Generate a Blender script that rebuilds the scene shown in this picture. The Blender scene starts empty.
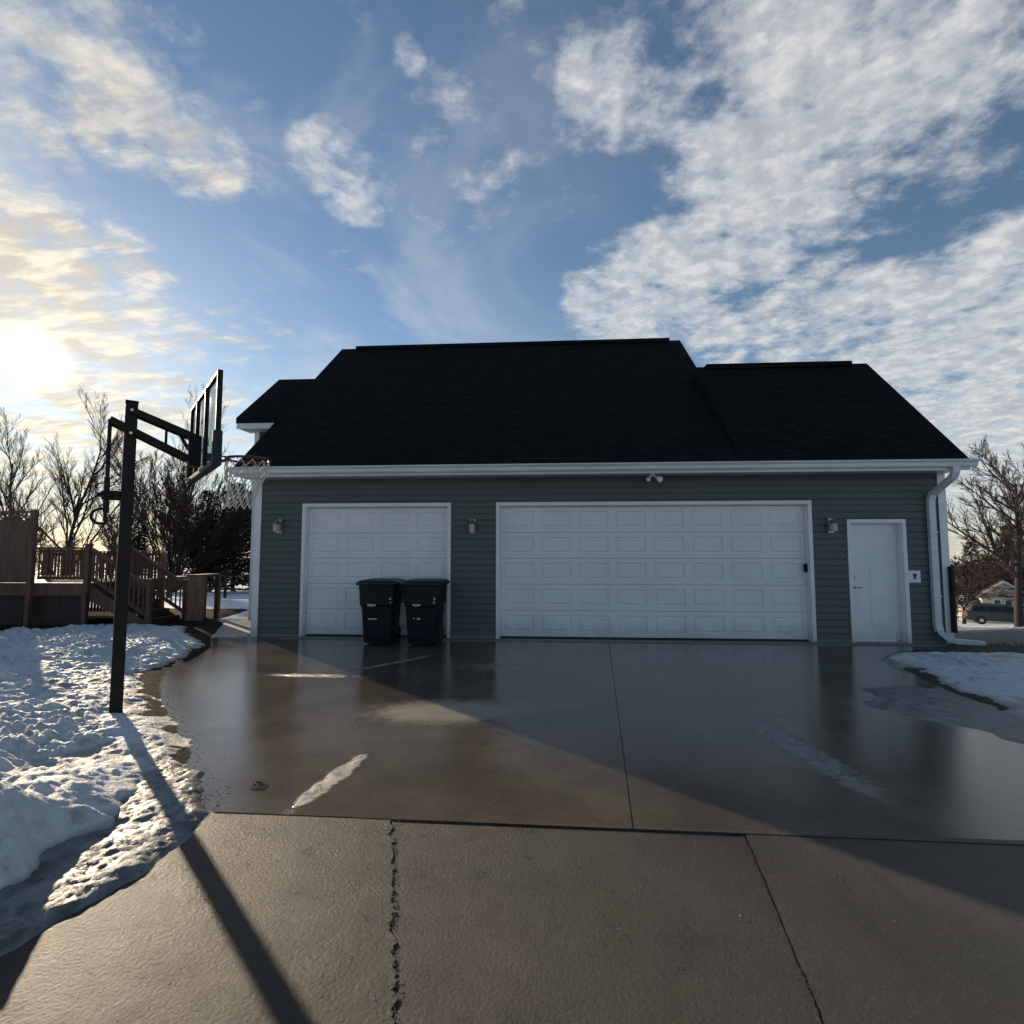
import bpy, bmesh, math, random
import numpy as np
from math import sin, cos, radians, pi, atan2, hypot, sqrt
from mathutils import Vector, Matrix
random.seed(7)
S = bpy.context.scene
COL = S.collection

# ------------------------------------------------------------------ camera
F, PITCH, YAW, CH = 540.0, radians(4.21), radians(3.96), 1.58
cam = bpy.data.cameras.new('camera'); camo = bpy.data.objects.new('camera', cam); COL.objects.link(camo)
cam.sensor_width = 36; cam.lens = F/1024*36; cam.clip_end = 2000; cam.clip_start = 0.05
camo.location = (0, 0, CH); camo.rotation_euler = (radians(90)+PITCH, 0, YAW)
S.camera = camo
_f = Vector((-sin(YAW)*cos(PITCH), cos(YAW)*cos(PITCH), sin(PITCH))); _r = Vector((cos(YAW), sin(YAW), 0)); _u = _r.cross(_f)
def ray(u, v): return _f+_r*((u-512)/F)+_u*((512-v)/F)
def gnd(u, v, z=0.0):
    d = ray(u, v); t = (z-CH)/d.z; return (d.x*t, d.y*t)
def at(u, v, y):
    d = ray(u, v); t = y/d.y; return (d.x*t, y, CH+d.z*t)
def c2w(lat, dep): return (lat*cos(YAW)-dep*sin(YAW), lat*sin(YAW)+dep*cos(YAW))

# ------------------------------------------------------------------ tagging helpers
def tag(o, label=None, cat=None, group=None, kind=None):
    if label: o['label'] = label
    if cat: o['category'] = cat
    if group: o['group'] = group
    if kind: o['kind'] = kind
    return o
def empty(name, loc=(0, 0, 0), rz=0, **k):
    o = bpy.data.objects.new(name, None); COL.objects.link(o); o.location = loc; o.rotation_euler = (0, 0, rz)
    o.empty_display_size = .2
    return tag(o, **k)
def copy_tree(o, parent=None):
    c = o.copy(); COL.objects.link(c); c.parent = parent
    for ch in [x for x in COL.objects if x.parent == o]: copy_tree(ch, c)
    return c

class MB:
    def __init__(s): s.v = []; s.f = []; s.m = []; s.mi = 0
    def add(s, vs, fs):
        b = len(s.v); s.v += [tuple(p) for p in vs]; s.f += [tuple(i+b for i in f) for f in fs]; s.m += [s.mi]*len(fs)
        return s
    def box(s, x0, x1, y0, y1, z0, z1, M=None):
        vs = [Vector((x, y, z)) for z in (z0, z1) for y in (y0, y1) for x in (x0, x1)]
        if M: vs = [M@v for v in vs]
        return s.add(vs, [(0, 2, 3, 1), (4, 5, 7, 6), (0, 1, 5, 4), (2, 6, 7, 3), (0, 4, 6, 2), (1, 3, 7, 5)])
    def beam(s, a, b, w, h, up=(0, 0, 1)):
        a = Vector(a); b = Vector(b); d = (b-a); L = d.length; d.normalize()
        up = Vector(up)
        if abs(d.dot(up)) > .99: up = Vector((0, 1, 0))
        sx = d.cross(up).normalized(); uz = sx.cross(d)
        M = Matrix((( d.x, sx.x, uz.x, a.x), (d.y, sx.y, uz.y, a.y), (d.z, sx.z, uz.z, a.z), (0, 0, 0, 1)))
        return s.box(0, L, -w/2, w/2, -h/2, h/2, M)
    def tube(s, path, r, n=8, cap=True):
        P = [Vector(p) for p in path]; R = r if isinstance(r, (list, tuple)) else [r]*len(P)
        vs = []; t0 = (P[1]-P[0]).normalized()
        up = Vector((0, 0, 1)) if abs(t0.z) < .9 else Vector((1, 0, 0))
        for i, p in enumerate(P):
            t = (P[min(i+1, len(P)-1)]-P[max(i-1, 0)]).normalized()
            a = t.cross(up)
            if a.length < 1e-4: a = t.cross(Vector((0, 1, 0)))
            a.normalize(); b = a.cross(t); up = b
            for k in range(n):
                an = 2*pi*k/n; vs.append(p+(a*cos(an)+b*sin(an))*R[i])
        fs = [(i*n+k, i*n+(k+1) % n, (i+1)*n+(k+1) % n, (i+1)*n+k) for i in range(len(P)-1) for k in range(n)]
        if cap: fs += [tuple(range(n)), tuple(range((len(P)-1)*n, len(P)*n))]
        return s.add(vs, fs)
    def rsweep(s, path, w, h, side=(1, 0, 0)):       # rectangular section, 'side' stays fixed
        P = [Vector(p) for p in path]; sd = Vector(side); vs = []
        for i, p in enumerate(P):
            t1 = (P[min(i+1, len(P)-1)]-P[i]); t0 = (P[i]-P[max(i-1, 0)])
            t = (t1.normalized()+t0.normalized()).normalized()
            b = t.cross(sd).normalized(); a = b.cross(t).normalized()
            for x, y in ((-1, -1), (1, -1), (1, 1), (-1, 1)): vs.append(p+a*x*w/2+b*y*h/2)
        fs = [(i*4+k, i*4+(k+1) % 4, i*4+4+(k+1) % 4, i*4+4+k) for i in range(len(P)-1) for k in range(4)]
        fs += [(0, 1, 2, 3), tuple(len(vs)-4+k for k in range(4))]
        return s.add(vs, fs)
    def prism(s, poly, a0, a1, axis='x'):            # poly in the two other axes
        n = len(poly)
        if axis == 'x': g = lambda p, a: (a, p[0], p[1])
        elif axis == 'y': g = lambda p, a: (p[0], a, p[1])
        else: g = lambda p, a: (p[0], p[1], a)
        vs = [g(p, a0) for p in poly]+[g(p, a1) for p in poly]
        return s.add(vs, [tuple(range(n)), tuple(range(2*n-1, n-1, -1))]+[(i, (i+1) % n, n+(i+1) % n, n+i) for i in range(n)])
    def lathe(s, prof, c=(0, 0, 0), n=20):
        vs = []; c = Vector(c)
        for r, z in prof:
            for k in range(n): vs.append(c+Vector((r*cos(2*pi*k/n), r*sin(2*pi*k/n), z)))
        fs = [(i*n+k, i*n+(k+1) % n, (i+1)*n+(k+1) % n, (i+1)*n+k) for i in range(len(prof)-1) for k in range(n)]
        return s.add(vs, fs)
    def build(s, name, mats, parent=None, smooth=False, bevel=0, **k):
        me = bpy.data.meshes.new(name); me.from_pydata(s.v, [], s.f)
        if not isinstance(mats, (list, tuple)): mats = [mats]
        for m in mats: me.materials.append(m)
        if len(mats) > 1:
            me.polygons.foreach_set('material_index', s.m)
        bm = bmesh.new(); bm.from_mesh(me); bmesh.ops.recalc_face_normals(bm, faces=bm.faces); bm.to_mesh(me); bm.free()
        if smooth: me.polygons.foreach_set('use_smooth', [True]*len(me.polygons))
        o = bpy.data.objects.new(name, me); COL.objects.link(o)
        if parent: o.parent = parent
        if bevel:
            b = o.modifiers.new('bevel', 'BEVEL'); b.width = bevel; b.segments = 2; b.limit_method = 'ANGLE'
        return tag(o, **k)

# ------------------------------------------------------------------ numpy noise
def vnoise(x, y, seed=0):
    xi = np.floor(x).astype(np.int64); yi = np.floor(y).astype(np.int64); xf = x-xi; yf = y-yi
    def h(a, b):
        n = (a*374761393+b*668265263+seed*1442695041) & 0xffffffff
        n = ((n ^ (n >> 13))*1274126177) & 0xffffffff
        return ((n ^ (n >> 16)) & 0xffff)/65535.0
    u = xf*xf*xf*(xf*(xf*6-15)+10); w = yf*yf*yf*(yf*(yf*6-15)+10)
    return (h(xi, yi)*(1-u)+h(xi+1, yi)*u)*(1-w)+(h(xi, yi+1)*(1-u)+h(xi+1, yi+1)*u)*w
def fbm(x, y, sc, octv=4, seed=0, rough=.5):
    s = 0; a = 1; t = 0
    for o in range(octv):
        s = s+a*vnoise(x*sc*2**o+17.3*o, y*sc*2**o+9.1*o, seed+o); t += a; a *= rough
    return s/t

# ------------------------------------------------------------------ materials
def newmat(name):
    m = bpy.data.materials.new(name); m.use_nodes = True
    nt = m.node_tree; b = nt.nodes['Principled BSDF']; return m, nt, b
def N(nt, t, **k):
    n = nt.nodes.new(t)
    for a, v in k.items():
        if a == 'inp':
            for kk, vv in v.items():
                if isinstance(vv, bpy.types.NodeSocket): nt.links.new(vv, n.inputs[kk])
                else: n.inputs[kk].default_value = vv
        else: setattr(n, a, v)
    return n
def mth(nt, op, a, b=None, clamp=False):
    n = nt.nodes.new('ShaderNodeMath'); n.operation = op; n.use_clamp = clamp
    for i, v in enumerate((a, b)):
        if v is None: continue
        if isinstance(v, bpy.types.NodeSocket): nt.links.new(v, n.inputs[i])
        else: n.inputs[i].default_value = v
    return n.outputs[0]
def sstep(nt, v, lo, hi, o0=0.0, o1=1.0):
    n = nt.nodes.new('ShaderNodeMapRange'); n.interpolation_type = 'SMOOTHSTEP'
    nt.links.new(v, n.inputs[0]); n.inputs[1].default_value = lo; n.inputs[2].default_value = hi; n.inputs[3].default_value = o0; n.inputs[4].default_value = o1
    return n.outputs[0]
def mix(nt, fac, a, b):
    n = nt.nodes.new('ShaderNodeMix'); n.data_type = 'RGBA'
    for i, v in ((0, fac), (6, a), (7, b)):
        if isinstance(v, bpy.types.NodeSocket): nt.links.new(v, n.inputs[i])
        elif i == 0: n.inputs[0].default_value = v
        else: n.inputs[i].default_value = (*v, 1) if len(v) == 3 else v
    return n.outputs[2]
def noise(nt, scale, detail=4, rough=.55, vec=None, dist=0.0):
    n = N(nt, 'ShaderNodeTexNoise'); n.inputs['Scale'].default_value = scale; n.inputs['Detail'].default_value = detail
    n.inputs['Roughness'].default_value = rough; n.inputs['Distortion'].default_value = dist
    if vec is None: vec = N(nt, 'ShaderNodeTexCoord').outputs['Object']
    nt.links.new(vec, n.inputs['Vector']); return n.outputs['Fac']
def bump(nt, b, h, strength=.3, dist=.01, prev=None):
    n = N(nt, 'ShaderNodeBump'); n.inputs['Strength'].default_value = strength; n.inputs['Distance'].default_value = dist
    nt.links.new(h, n.inputs['Height'])
    if prev is not None: nt.links.new(prev, n.inputs['Normal'])
    nt.links.new(n.outputs[0], b.inputs['Normal']); return n.outputs[0]
def simple(name, col, rough=.6, var=.25, sc=6, metal=0, bmp=0, bsc=60, stretch=None, spec=.5):
    m, nt, b = newmat(name)
    vec = N(nt, 'ShaderNodeTexCoord').outputs['Object']
    if stretch:
        mp = N(nt, 'ShaderNodeMapping'); mp.inputs['Scale'].default_value = stretch; nt.links.new(vec, mp.inputs[0]); vec = mp.outputs[0]
    n = noise(nt, sc, 5, .6, vec)
    lo = tuple(c*(1-var) for c in col); hi = tuple(min(1, c*(1+var)) for c in col)
    f = sstep(nt, n, .3, .7)
    nt.links.new(mix(nt, f, lo, hi), b.inputs['Base Color'])
    b.inputs['Metallic'].default_value = metal; b.inputs['Specular IOR Level'].default_value = spec
    nt.links.new(mth(nt, 'ADD', mth(nt, 'MULTIPLY', f, .12), rough-.06), b.inputs['Roughness'])
    if bmp: bump(nt, b, noise(nt, bsc, 4, .6, vec), bmp, .01)
    return m

M = {}
M['siding'] = simple('blue_grey_vinyl', (.100, .113, .113), .5, .10, 1.2, bmp=.1, bsc=40, stretch=(.25, .25, 1), spec=.3)
def grime(m, amt=.6, sk=.18):
    nt = m.node_tree; b = nt.nodes['Principled BSDF']; src = b.inputs['Base Color'].links[0].from_socket
    tc = N(nt, 'ShaderNodeTexCoord').outputs['Object']; sx = N(nt, 'ShaderNodeSeparateXYZ'); nt.links.new(tc, sx.inputs[0])
    n = noise(nt, 5, 6, .7, tc); e = sstep(nt, mth(nt, 'ADD', sx.outputs[2], mth(nt, 'MULTIPLY', mth(nt, 'SUBTRACT', n, .5), .5)), .42, -.05)
    mp = N(nt, 'ShaderNodeMapping'); mp.inputs['Scale'].default_value = (7, 7, .5); nt.links.new(tc, mp.inputs[0])
    st = sstep(nt, noise(nt, 1, 5, .7, mp.outputs[0]), .52, .75)
    nt.links.new(mix(nt, mth(nt, 'ADD', mth(nt, 'MULTIPLY', e, amt), mth(nt, 'MULTIPLY', st, sk), True), src, (.13, .115, .10)), b.inputs['Base Color'])
grime(M['siding'], .5)
M['white'] = simple('white_paint', (.80, .80, .80), .45, .06, 3, bmp=.05)
M['door'] = simple('white_steel', (.80, .80, .81), .5, .05, 1.4, bmp=.06, bsc=25, spec=.3)
grime(M['door'], .30, .03); grime(M['white'], .35, .05)
M['gutter'] = simple('white_aluminium', (.66, .66, .66), .35, .10, 2.5, stretch=(.3, 4, 4))
M['black_metal'] = simple('black_powdercoat', (.008, .007, .007), .55, .3, 9, spec=.25)
M['pole'] = simple('dark_steel_pole', (.014, .009, .007), .55, .35, 7, bmp=.1, stretch=(1, 1, .3), spec=.25)
M['bin'] = simple('navy_plastic', (.005, .006, .013), .5, .25, 5, bmp=.15, bsc=120, spec=.3)
M['lid'] = simple('navy_lid', (.009, .012, .033), .42, .2, 5, bmp=.1, bsc=90)
M['rubber'] = simple('rubber', (.02, .02, .02), .7, .2, 20)
M['label'] = simple('pale_sticker', (.45, .46, .47), .5, .4, 60)
M['bronze'] = simple('brushed_nickel', (.35, .34, .32), .35, .15, 30, metal=.8)
M['steel'] = simple('bright_steel', (.5, .5, .5), .3, .1, 30, metal=1)
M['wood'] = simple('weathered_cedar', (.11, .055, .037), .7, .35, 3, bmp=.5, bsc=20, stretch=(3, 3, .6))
M['wood_lit'] = simple('sunlit_cedar', (.21, .125, .07), .7, .3, 3, bmp=.5, bsc=20, stretch=(3, 3, .6))  # paler copy of the cedar, sunlight painted into its colour
M['wood_dark'] = simple('dark_skirting_board', (.04, .026, .022), .8, .3, 3, bmp=.5, bsc=20)
M['snowcap'] = simple('snow_cap', (.78, .79, .82), .6, .05, 12, bmp=.6, bsc=25)
M['red'] = simple('red_rim', (.15, .022, .018), .4, .2, 12)
M['net'] = simple('white_nylon', (.6, .6, .58), .7, .1, 30)
M['bark'] = simple('grey_brown_bark', (.026, .020, .017), .85, .4, 10, bmp=.8, bsc=30, stretch=(1, 1, .3))
M['twig'] = simple('brown_twig', (.055, .038, .03), .85, .35, 3)
M['twig_red'] = simple('russet_twig', (.07, .036, .028), .85, .35, 3)
M['needle'] = simple('dark_needles', (.018, .024, .018), .85, .5, 2)
M['cream'] = simple('cream_siding', (.62, .56, .42), .6, .06, 2)
M['far_roof'] = simple('brown_shingle', (.06, .045, .035), .85, .3, 3)
M['car'] = simple('silver_grey_paint', (.06, .06, .062), .4, .05, 3, metal=.2)
M['car_glass'] = simple('tinted_glass', (.012, .014, .018), .08, .1, 3)
M['tail'] = simple('red_lens', (.35, .02, .02), .2, .1, 10)
M['debris'] = simple('leaf_litter', (.055, .036, .022), .85, .5, 40, bmp=.8)

def mk_glass():
    m, nt, b = newmat('clear_backboard')
    b.inputs['Base Color'].default_value = (.85, .9, .9, 1); b.inputs['Roughness'].default_value = .08
    b.inputs['Transmission Weight'].default_value = 1; b.inputs['IOR'].default_value = 1.1
    return m
M['acrylic'] = mk_glass()

def mk_roof():
    m, nt, b = newmat('black_shingles')
    tc = N(nt, 'ShaderNodeTexCoord').outputs['Object']
    sx = N(nt, 'ShaderNodeSeparateXYZ'); nt.links.new(tc, sx.inputs[0])
    cb = N(nt, 'ShaderNodeCombineXYZ'); nt.links.new(sx.outputs[0], cb.inputs[0]); nt.links.new(mth(nt, 'MULTIPLY', sx.outputs[2], 1.45), cb.inputs[1])
    br = N(nt, 'ShaderNodeTexBrick'); nt.links.new(cb.outputs[0], br.inputs['Vector'])
    br.inputs['Scale'].default_value = 1; br.inputs['Brick Width'].default_value = .32; br.inputs['Row Height'].default_value = .14
    br.inputs['Mortar Size'].default_value = .012; br.inputs['Color1'].default_value = (.008, .008, .009, 1); br.inputs['Color2'].default_value = (.017, .015, .016, 1); br.inputs['Mortar'].default_value = (.002, .002, .003, 1)
    n = noise(nt, 90, 3, .6)
    nt.links.new(mix(nt, mth(nt, 'MULTIPLY', n, .5), br.outputs['Color'], (.008, .007, .009)), b.inputs['Base Color'])
    b.inputs['Roughness'].default_value = .95; b.inputs['Specular IOR Level'].default_value = .12
    h = mth(nt, 'ADD', mth(nt, 'MULTIPLY', br.outputs['Fac'], -1.0), mth(nt, 'MULTIPLY', n, .5))
    bump(nt, b, h, .6, .01)
    return m
M['roof'] = mk_roof()

def ell(nt, xs, ys, cx, cy, rx, ry, ang, nz, namp=.6, lo=1.0, hi=.75):
    """mask 1 inside a noisy ellipse lying on the concrete (world x, y)"""
    dx = mth(nt, 'SUBTRACT', xs, cx); dy = mth(nt, 'SUBTRACT', ys, cy); c, s_ = cos(ang), sin(ang)
    a = mth(nt, 'DIVIDE', mth(nt, 'ADD', mth(nt, 'MULTIPLY', dx, c), mth(nt, 'MULTIPLY', dy, s_)), rx)
    d = mth(nt, 'DIVIDE', mth(nt, 'SUBTRACT', mth(nt, 'MULTIPLY', dy, c), mth(nt, 'MULTIPLY', dx, s_)), ry)
    r = mth(nt, 'SQRT', mth(nt, 'ADD', mth(nt, 'MULTIPLY', a, a), mth(nt, 'MULTIPLY', d, d)))
    r = mth(nt, 'ADD', r, mth(nt, 'MULTIPLY', mth(nt, 'SUBTRACT', nz, .5), namp))
    return sstep(nt, r, lo, hi)

def mk_conc():
    m, nt, b = newmat('wet_concrete')
    tc = N(nt, 'ShaderNodeTexCoord').outputs['Object']
    sx = N(nt, 'ShaderNodeSeparateXYZ'); nt.links.new(tc, sx.inputs[0]); X, Y = sx.outputs[0], sx.outputs[1]
    n1 = noise(nt, .8, 6, .6, tc); n2 = noise(nt, 6, 7, .72, tc); n3 = noise(nt, 48, 6, .85, tc); n4 = noise(nt, 150, 4, .85, tc)
    # damp back slab versus drier front slab
    yb = mth(nt, 'ADD', Y, mth(nt, 'MULTIPLY', mth(nt, 'SUBTRACT', n1, .5), .5))
    rear = sstep(nt, Y, 3.262, 3.275)
    vo = N(nt, 'ShaderNodeTexVoronoi'); vo.inputs['Scale'].default_value = 85; nt.links.new(tc, vo.inputs[0])
    vs_ = N(nt, 'ShaderNodeSeparateColor'); nt.links.new(vo.outputs['Color'], vs_.inputs[0])
    chip = mth(nt, 'MULTIPLY', mth(nt, 'GREATER_THAN', vs_.outputs[0], .93), sstep(nt, vo.outputs['Distance'], .42, .25))
    pit = mth(nt, 'MULTIPLY', mth(nt, 'GREATER_THAN', vs_.outputs[1], .90), sstep(nt, vo.outputs['Distance'], .45, .25))
    base = mix(nt, sstep(nt, n1, .3, .7), (.085, .070, .056), (.145, .121, .098))
    base = mix(nt, mth(nt, 'MULTIPLY', sstep(nt, n2, .45, .75), .5), base, (.10, .083, .068))
    base = mix(nt, mth(nt, 'MULTIPLY', sstep(nt, n3, .50, .70), .7), base, (.05, .042, .035))
    base = mix(nt, mth(nt, 'MULTIPLY', sstep(nt, n4, .60, .74), .6), base, (.34, .30, .25))
    base = mix(nt, mth(nt, 'MULTIPLY', chip, .30), base, (.42, .37, .30)); base = mix(nt, mth(nt, 'MULTIPLY', pit, .6), base, (.035, .03, .025))
    wetcol = mix(nt, sstep(nt, n1, .35, .65), (.095, .071, .050), (.160, .124, .088))
    wetcol = mix(nt, mth(nt, 'MULTIPLY', sstep(nt, n2, .5, .7), .4), wetcol, (.07, .05, .034))
    wetcol = mix(nt, mth(nt, 'MULTIPLY', sstep(nt, n3, .5, .7), .35), wetcol, (.05, .036, .026)); wetcol = mix(nt, mth(nt, 'MULTIPLY', chip, .3), wetcol, (.3, .26, .2))
    # drier / chalky patches left by melted ice
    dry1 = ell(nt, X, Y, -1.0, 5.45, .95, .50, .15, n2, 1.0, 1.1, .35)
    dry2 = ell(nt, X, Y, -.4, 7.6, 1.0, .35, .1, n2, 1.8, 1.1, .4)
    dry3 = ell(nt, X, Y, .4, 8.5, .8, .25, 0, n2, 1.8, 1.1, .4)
    st1 = ell(nt, X, Y, -1.50, 3.86, .44, .075, 1.42, n2, 3.4, 1.25, .6)
    st2 = ell(nt, X, Y, -3.0, 6.85, .62, .10, -.02, n2, 3.4, 1.25, .6)
    st2b = ell(nt, X, Y, -2.2, 7.75, .75, .07, .95, n2, 3.4, 1.25, .6)
    st3 = ell(nt, X, Y, 1.97, 4.75, .78, .14, 1.72, n2, 3.4, 1.25, .6)
    st4 = ell(nt, X, Y, 2.35, 5.6, .22, .12, 0.3, n2, 1.6)
    streak = mth(nt, 'MAXIMUM', mth(nt, 'MAXIMUM', st1, st2), mth(nt, 'MAXIMUM', st3, mth(nt, 'MAXIMUM', st4, st2b)))
    streak = mth(nt, 'MULTIPLY', streak, sstep(nt, n2, .36, .56, .25, 1.0))
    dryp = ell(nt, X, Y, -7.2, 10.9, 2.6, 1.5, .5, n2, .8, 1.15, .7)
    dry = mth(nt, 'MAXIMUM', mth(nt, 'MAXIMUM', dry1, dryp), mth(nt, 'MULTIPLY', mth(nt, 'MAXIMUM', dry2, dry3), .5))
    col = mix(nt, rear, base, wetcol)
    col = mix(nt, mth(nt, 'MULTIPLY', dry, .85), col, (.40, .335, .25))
    col = mix(nt, mth(nt, 'MULTIPLY', streak, mth(nt, 'MULTIPLY', sstep(nt, n3, .36, .56, .35, 1.0), .95)), col, (.40, .385, .37))
    # tyre scuffs and oil on front slab
    tr = ell(nt, X, Y, 1.60, 2.75, .30, .045, 1.62, n2, 2.4, 1.2, .3)
    tr2 = ell(nt, X, Y, .55, 2.38, .26, .06, .05, n3, 3.0, 1.2, .3)
    tr3 = ell(nt, X, Y, 1.35, 2.45, .05, .35, .05, n3, 3.2, 1.1, .2)
    col = mix(nt, mth(nt, 'MULTIPLY', mth(nt, 'MAXIMUM', tr, mth(nt, 'MAXIMUM', tr2, tr3)), .55), col, (.06, .05, .045))
    nt.links.new(col, b.inputs['Base Color'])
    # roughness
    wr = mth(nt, 'ADD', mth(nt, 'MULTIPLY', sstep(nt, n1, .35, .65), .09), mth(nt, 'MULTIPLY', sstep(nt, n2, .35, .75), .06))
    wr = mth(nt, 'ADD', wr, .045)
    film = ell(nt, X, Y, -4.2, 6.2, 1.5, 3.6, .12, n2, .5, 1.2, .8)      # standing melt water beside the snow bank
    wr = mth(nt, 'MULTIPLY', wr, mth(nt, 'SUBTRACT', 1, mth(nt, 'MULTIPLY', film, .6)))
    wr = mth(nt, 'ADD', wr, mth(nt, 'MULTIPLY', dry, .45))
    dr = mth(nt, 'ADD', .20, mth(nt, 'MULTIPLY', n2, .2))
    ro = mth(nt, 'ADD', mth(nt, 'MULTIPLY', rear, wr), mth(nt, 'MULTIPLY', mth(nt, 'SUBTRACT', 1, rear), dr))
    ro = mth(nt, 'ADD', ro, mth(nt, 'MULTIPLY', streak, .25), True)
    nt.links.new(ro, b.inputs['Roughness'])
    nt.links.new(mth(nt, 'ADD', .42, mth(nt, 'MULTIPLY', rear, .13)), b.inputs['Specular IOR Level'])
    # broom finish (lines across the slab) + grain
    mp = N(nt, 'ShaderNodeMapping'); mp.inputs['Scale'].default_value = (2.0, 60, 1); nt.links.new(tc, mp.inputs[0])
    nb = noise(nt, 1.0, 3, .6, mp.outputs[0])
    amt = mth(nt, 'ADD', mth(nt, 'MULTIPLY', mth(nt, 'SUBTRACT', 1, rear), .97), .03)
    h = mth(nt, 'MULTIPLY', mth(nt, 'ADD', mth(nt, 'MULTIPLY', n3, 1.0), mth(nt, 'ADD', mth(nt, 'MULTIPLY', n4, .9), mth(nt, 'MULTIPLY', nb, .35))), amt)
    h = mth(nt, 'ADD', h, mth(nt, 'MULTIPLY', streak, mth(nt, 'MULTIPLY', n3, 1.2)))
    fr_ = mth(nt, 'SUBTRACT', 1, rear)
    vg = N(nt, 'ShaderNodeTexVoronoi'); vg.inputs['Scale'].default_value = 60; nt.links.new(tc, vg.inputs[0])
    h = mth(nt, 'ADD', h, mth(nt, 'MULTIPLY', fr_, mth(nt, 'ADD', mth(nt, 'MULTIPLY', vg.outputs['Distance'], -1.3), mth(nt, 'MULTIPLY', n4, 1.3))))
    bump(nt, b, h, 1.0, .014)
    return m
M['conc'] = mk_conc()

def mk_snow(name='snow', dirt=.25, tint=(.78, .77, .76)):
    m, nt, b = newmat(name)
    tc = N(nt, 'ShaderNodeTexCoord').outputs['Object']
    n1 = noise(nt, 1.2, 5, .6, tc); n2 = noise(nt, 9, 5, .65, tc); n3 = noise(nt, 60, 4, .7, tc)
    col = mix(nt, sstep(nt, n1, .3, .7), tuple(c*.93 for c in tint), tint)
    d = mth(nt, 'MULTIPLY', sstep(nt, mth(nt, 'ADD', mth(nt, 'MULTIPLY', n1, .5), mth(nt, 'MULTIPLY', n2, .5)), .49, .62), dirt)
    col = mix(nt, d, col, (.22, .18, .14))
    sp = mth(nt, 'MULTIPLY', sstep(nt, n3, .66, .74), dirt)
    col = mix(nt, sp, col, (.10, .07, .05))
    # melted thin edge carries grit: height-based
    sx = N(nt, 'ShaderNodeSeparateXYZ'); nt.links.new(tc, sx.inputs[0])
    e = sstep(nt, mth(nt, 'ADD', sx.outputs[2], mth(nt, 'MULTIPLY', mth(nt, 'SUBTRACT', n2, .5), .06)), .075, .018)
    col = mix(nt, mth(nt, 'MULTIPLY', e, .7), col, (.20, .16, .12)) if name == 'snow' else col
    nt.links.new(col, b.inputs['Base Color'])
    b.inputs['Roughness'].default_value = .55; b.inputs['Specular IOR Level'].default_value = .4
    h = mth(nt, 'ADD', mth(nt, 'MULTIPLY', n2, .8), mth(nt, 'MULTIPLY', n3, .25))
    bump(nt, b, h, .9, .05)
    return m
M['snow'] = mk_snow(dirt=.6); M['snow_far'] = mk_snow('snow_far', .35)

def mk_slush():
    m, nt, b = newmat('icy_slush')
    tc = N(nt, 'ShaderNodeTexCoord').outputs['Object']
    n2 = noise(nt, 7, 6, .65, tc); n3 = noise(nt, 60, 4, .7, tc)
    col = mix(nt, sstep(nt, n2, .35, .65), (.08, .068, .055), (.25, .245, .245))
    col = mix(nt, mth(nt, 'MULTIPLY', sstep(nt, n3, .55, .7), .5), col, (.08, .06, .05))
    nt.links.new(col, b.inputs['Base Color'])
    nt.links.new(sstep(nt, n2, .3, .7, .32, .6), b.inputs['Roughness'])
    bump(nt, b, mth(nt, 'ADD', n2, mth(nt, 'MULTIPLY', n3, .5)), .8, .012)
    return m
M['slush'] = mk_slush()

def mk_soil():
    m, nt, b = newmat('gritty_soil')
    tc = N(nt, 'ShaderNodeTexCoord').outputs['Object']
    v = N(nt, 'ShaderNodeTexVoronoi'); v.inputs['Scale'].default_value = 55; nt.links.new(tc, v.inputs[0])
    n2 = noise(nt, 9, 5, .6, tc)
    sc = N(nt, 'ShaderNodeSeparateColor'); nt.links.new(v.outputs['Color'], sc.inputs[0])
    col = mix(nt, sc.outputs[0], (.022, .016, .011), (.06, .042, .026))
    col = mix(nt, mth(nt, 'MULTIPLY', sstep(nt, sc.outputs[1], .85, .97), .6), col, (.20, .17, .12))
    col = mix(nt, sstep(nt, n2, .5, .7), col, (.04, .03, .02))
    nt.links.new(col, b.inputs['Base Color']); b.inputs['Roughness'].default_value = .95; b.inputs['Specular IOR Level'].default_value = .08
    bump(nt, b, v.outputs['Distance'], 1, .03)
    return m
M['soil'] = mk_soil()

def mk_lawn():
    m, nt, b = newmat('winter_ground')
    tc = N(nt, 'ShaderNodeTexCoord').outputs['Object']
    n0 = noise(nt, .16, 5, .6, tc); n1 = noise(nt, 1.1, 5, .65, tc); n2 = noise(nt, 22, 5, .7, tc)
    grass = mix(nt, sstep(nt, n2, .35, .65), (.035, .036, .016), (.10, .08, .045))
    s = mth(nt, 'ADD', mth(nt, 'MULTIPLY', n0, .6), mth(nt, 'MULTIPLY', n1, .4))
    col = mix(nt, sstep(nt, s, .50, .46), (.72, .74, .78), grass)
    col = mix(nt, sstep(nt, s, .36, .46), grass, (.72, .74, .78))
    nt.links.new(col, b.inputs['Base Color']); b.inputs['Roughness'].default_value = .7
    bump(nt, b, mth(nt, 'ADD', n1, mth(nt, 'MULTIPLY', n2, .3)), .6, .05)
    return m
M['ground'] = mk_lawn()
M['grass'] = simple('winter_turf', (.055, .05, .025), .85, .5, 18, bmp=1, bsc=70)
M['blade'] = simple('grass_blade', (.075, .07, .03), .8, .5, 6)
M['road'] = simple('sandy_asphalt', (.13, .11, .09), .7, .2, 2, bmp=.3)

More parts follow.
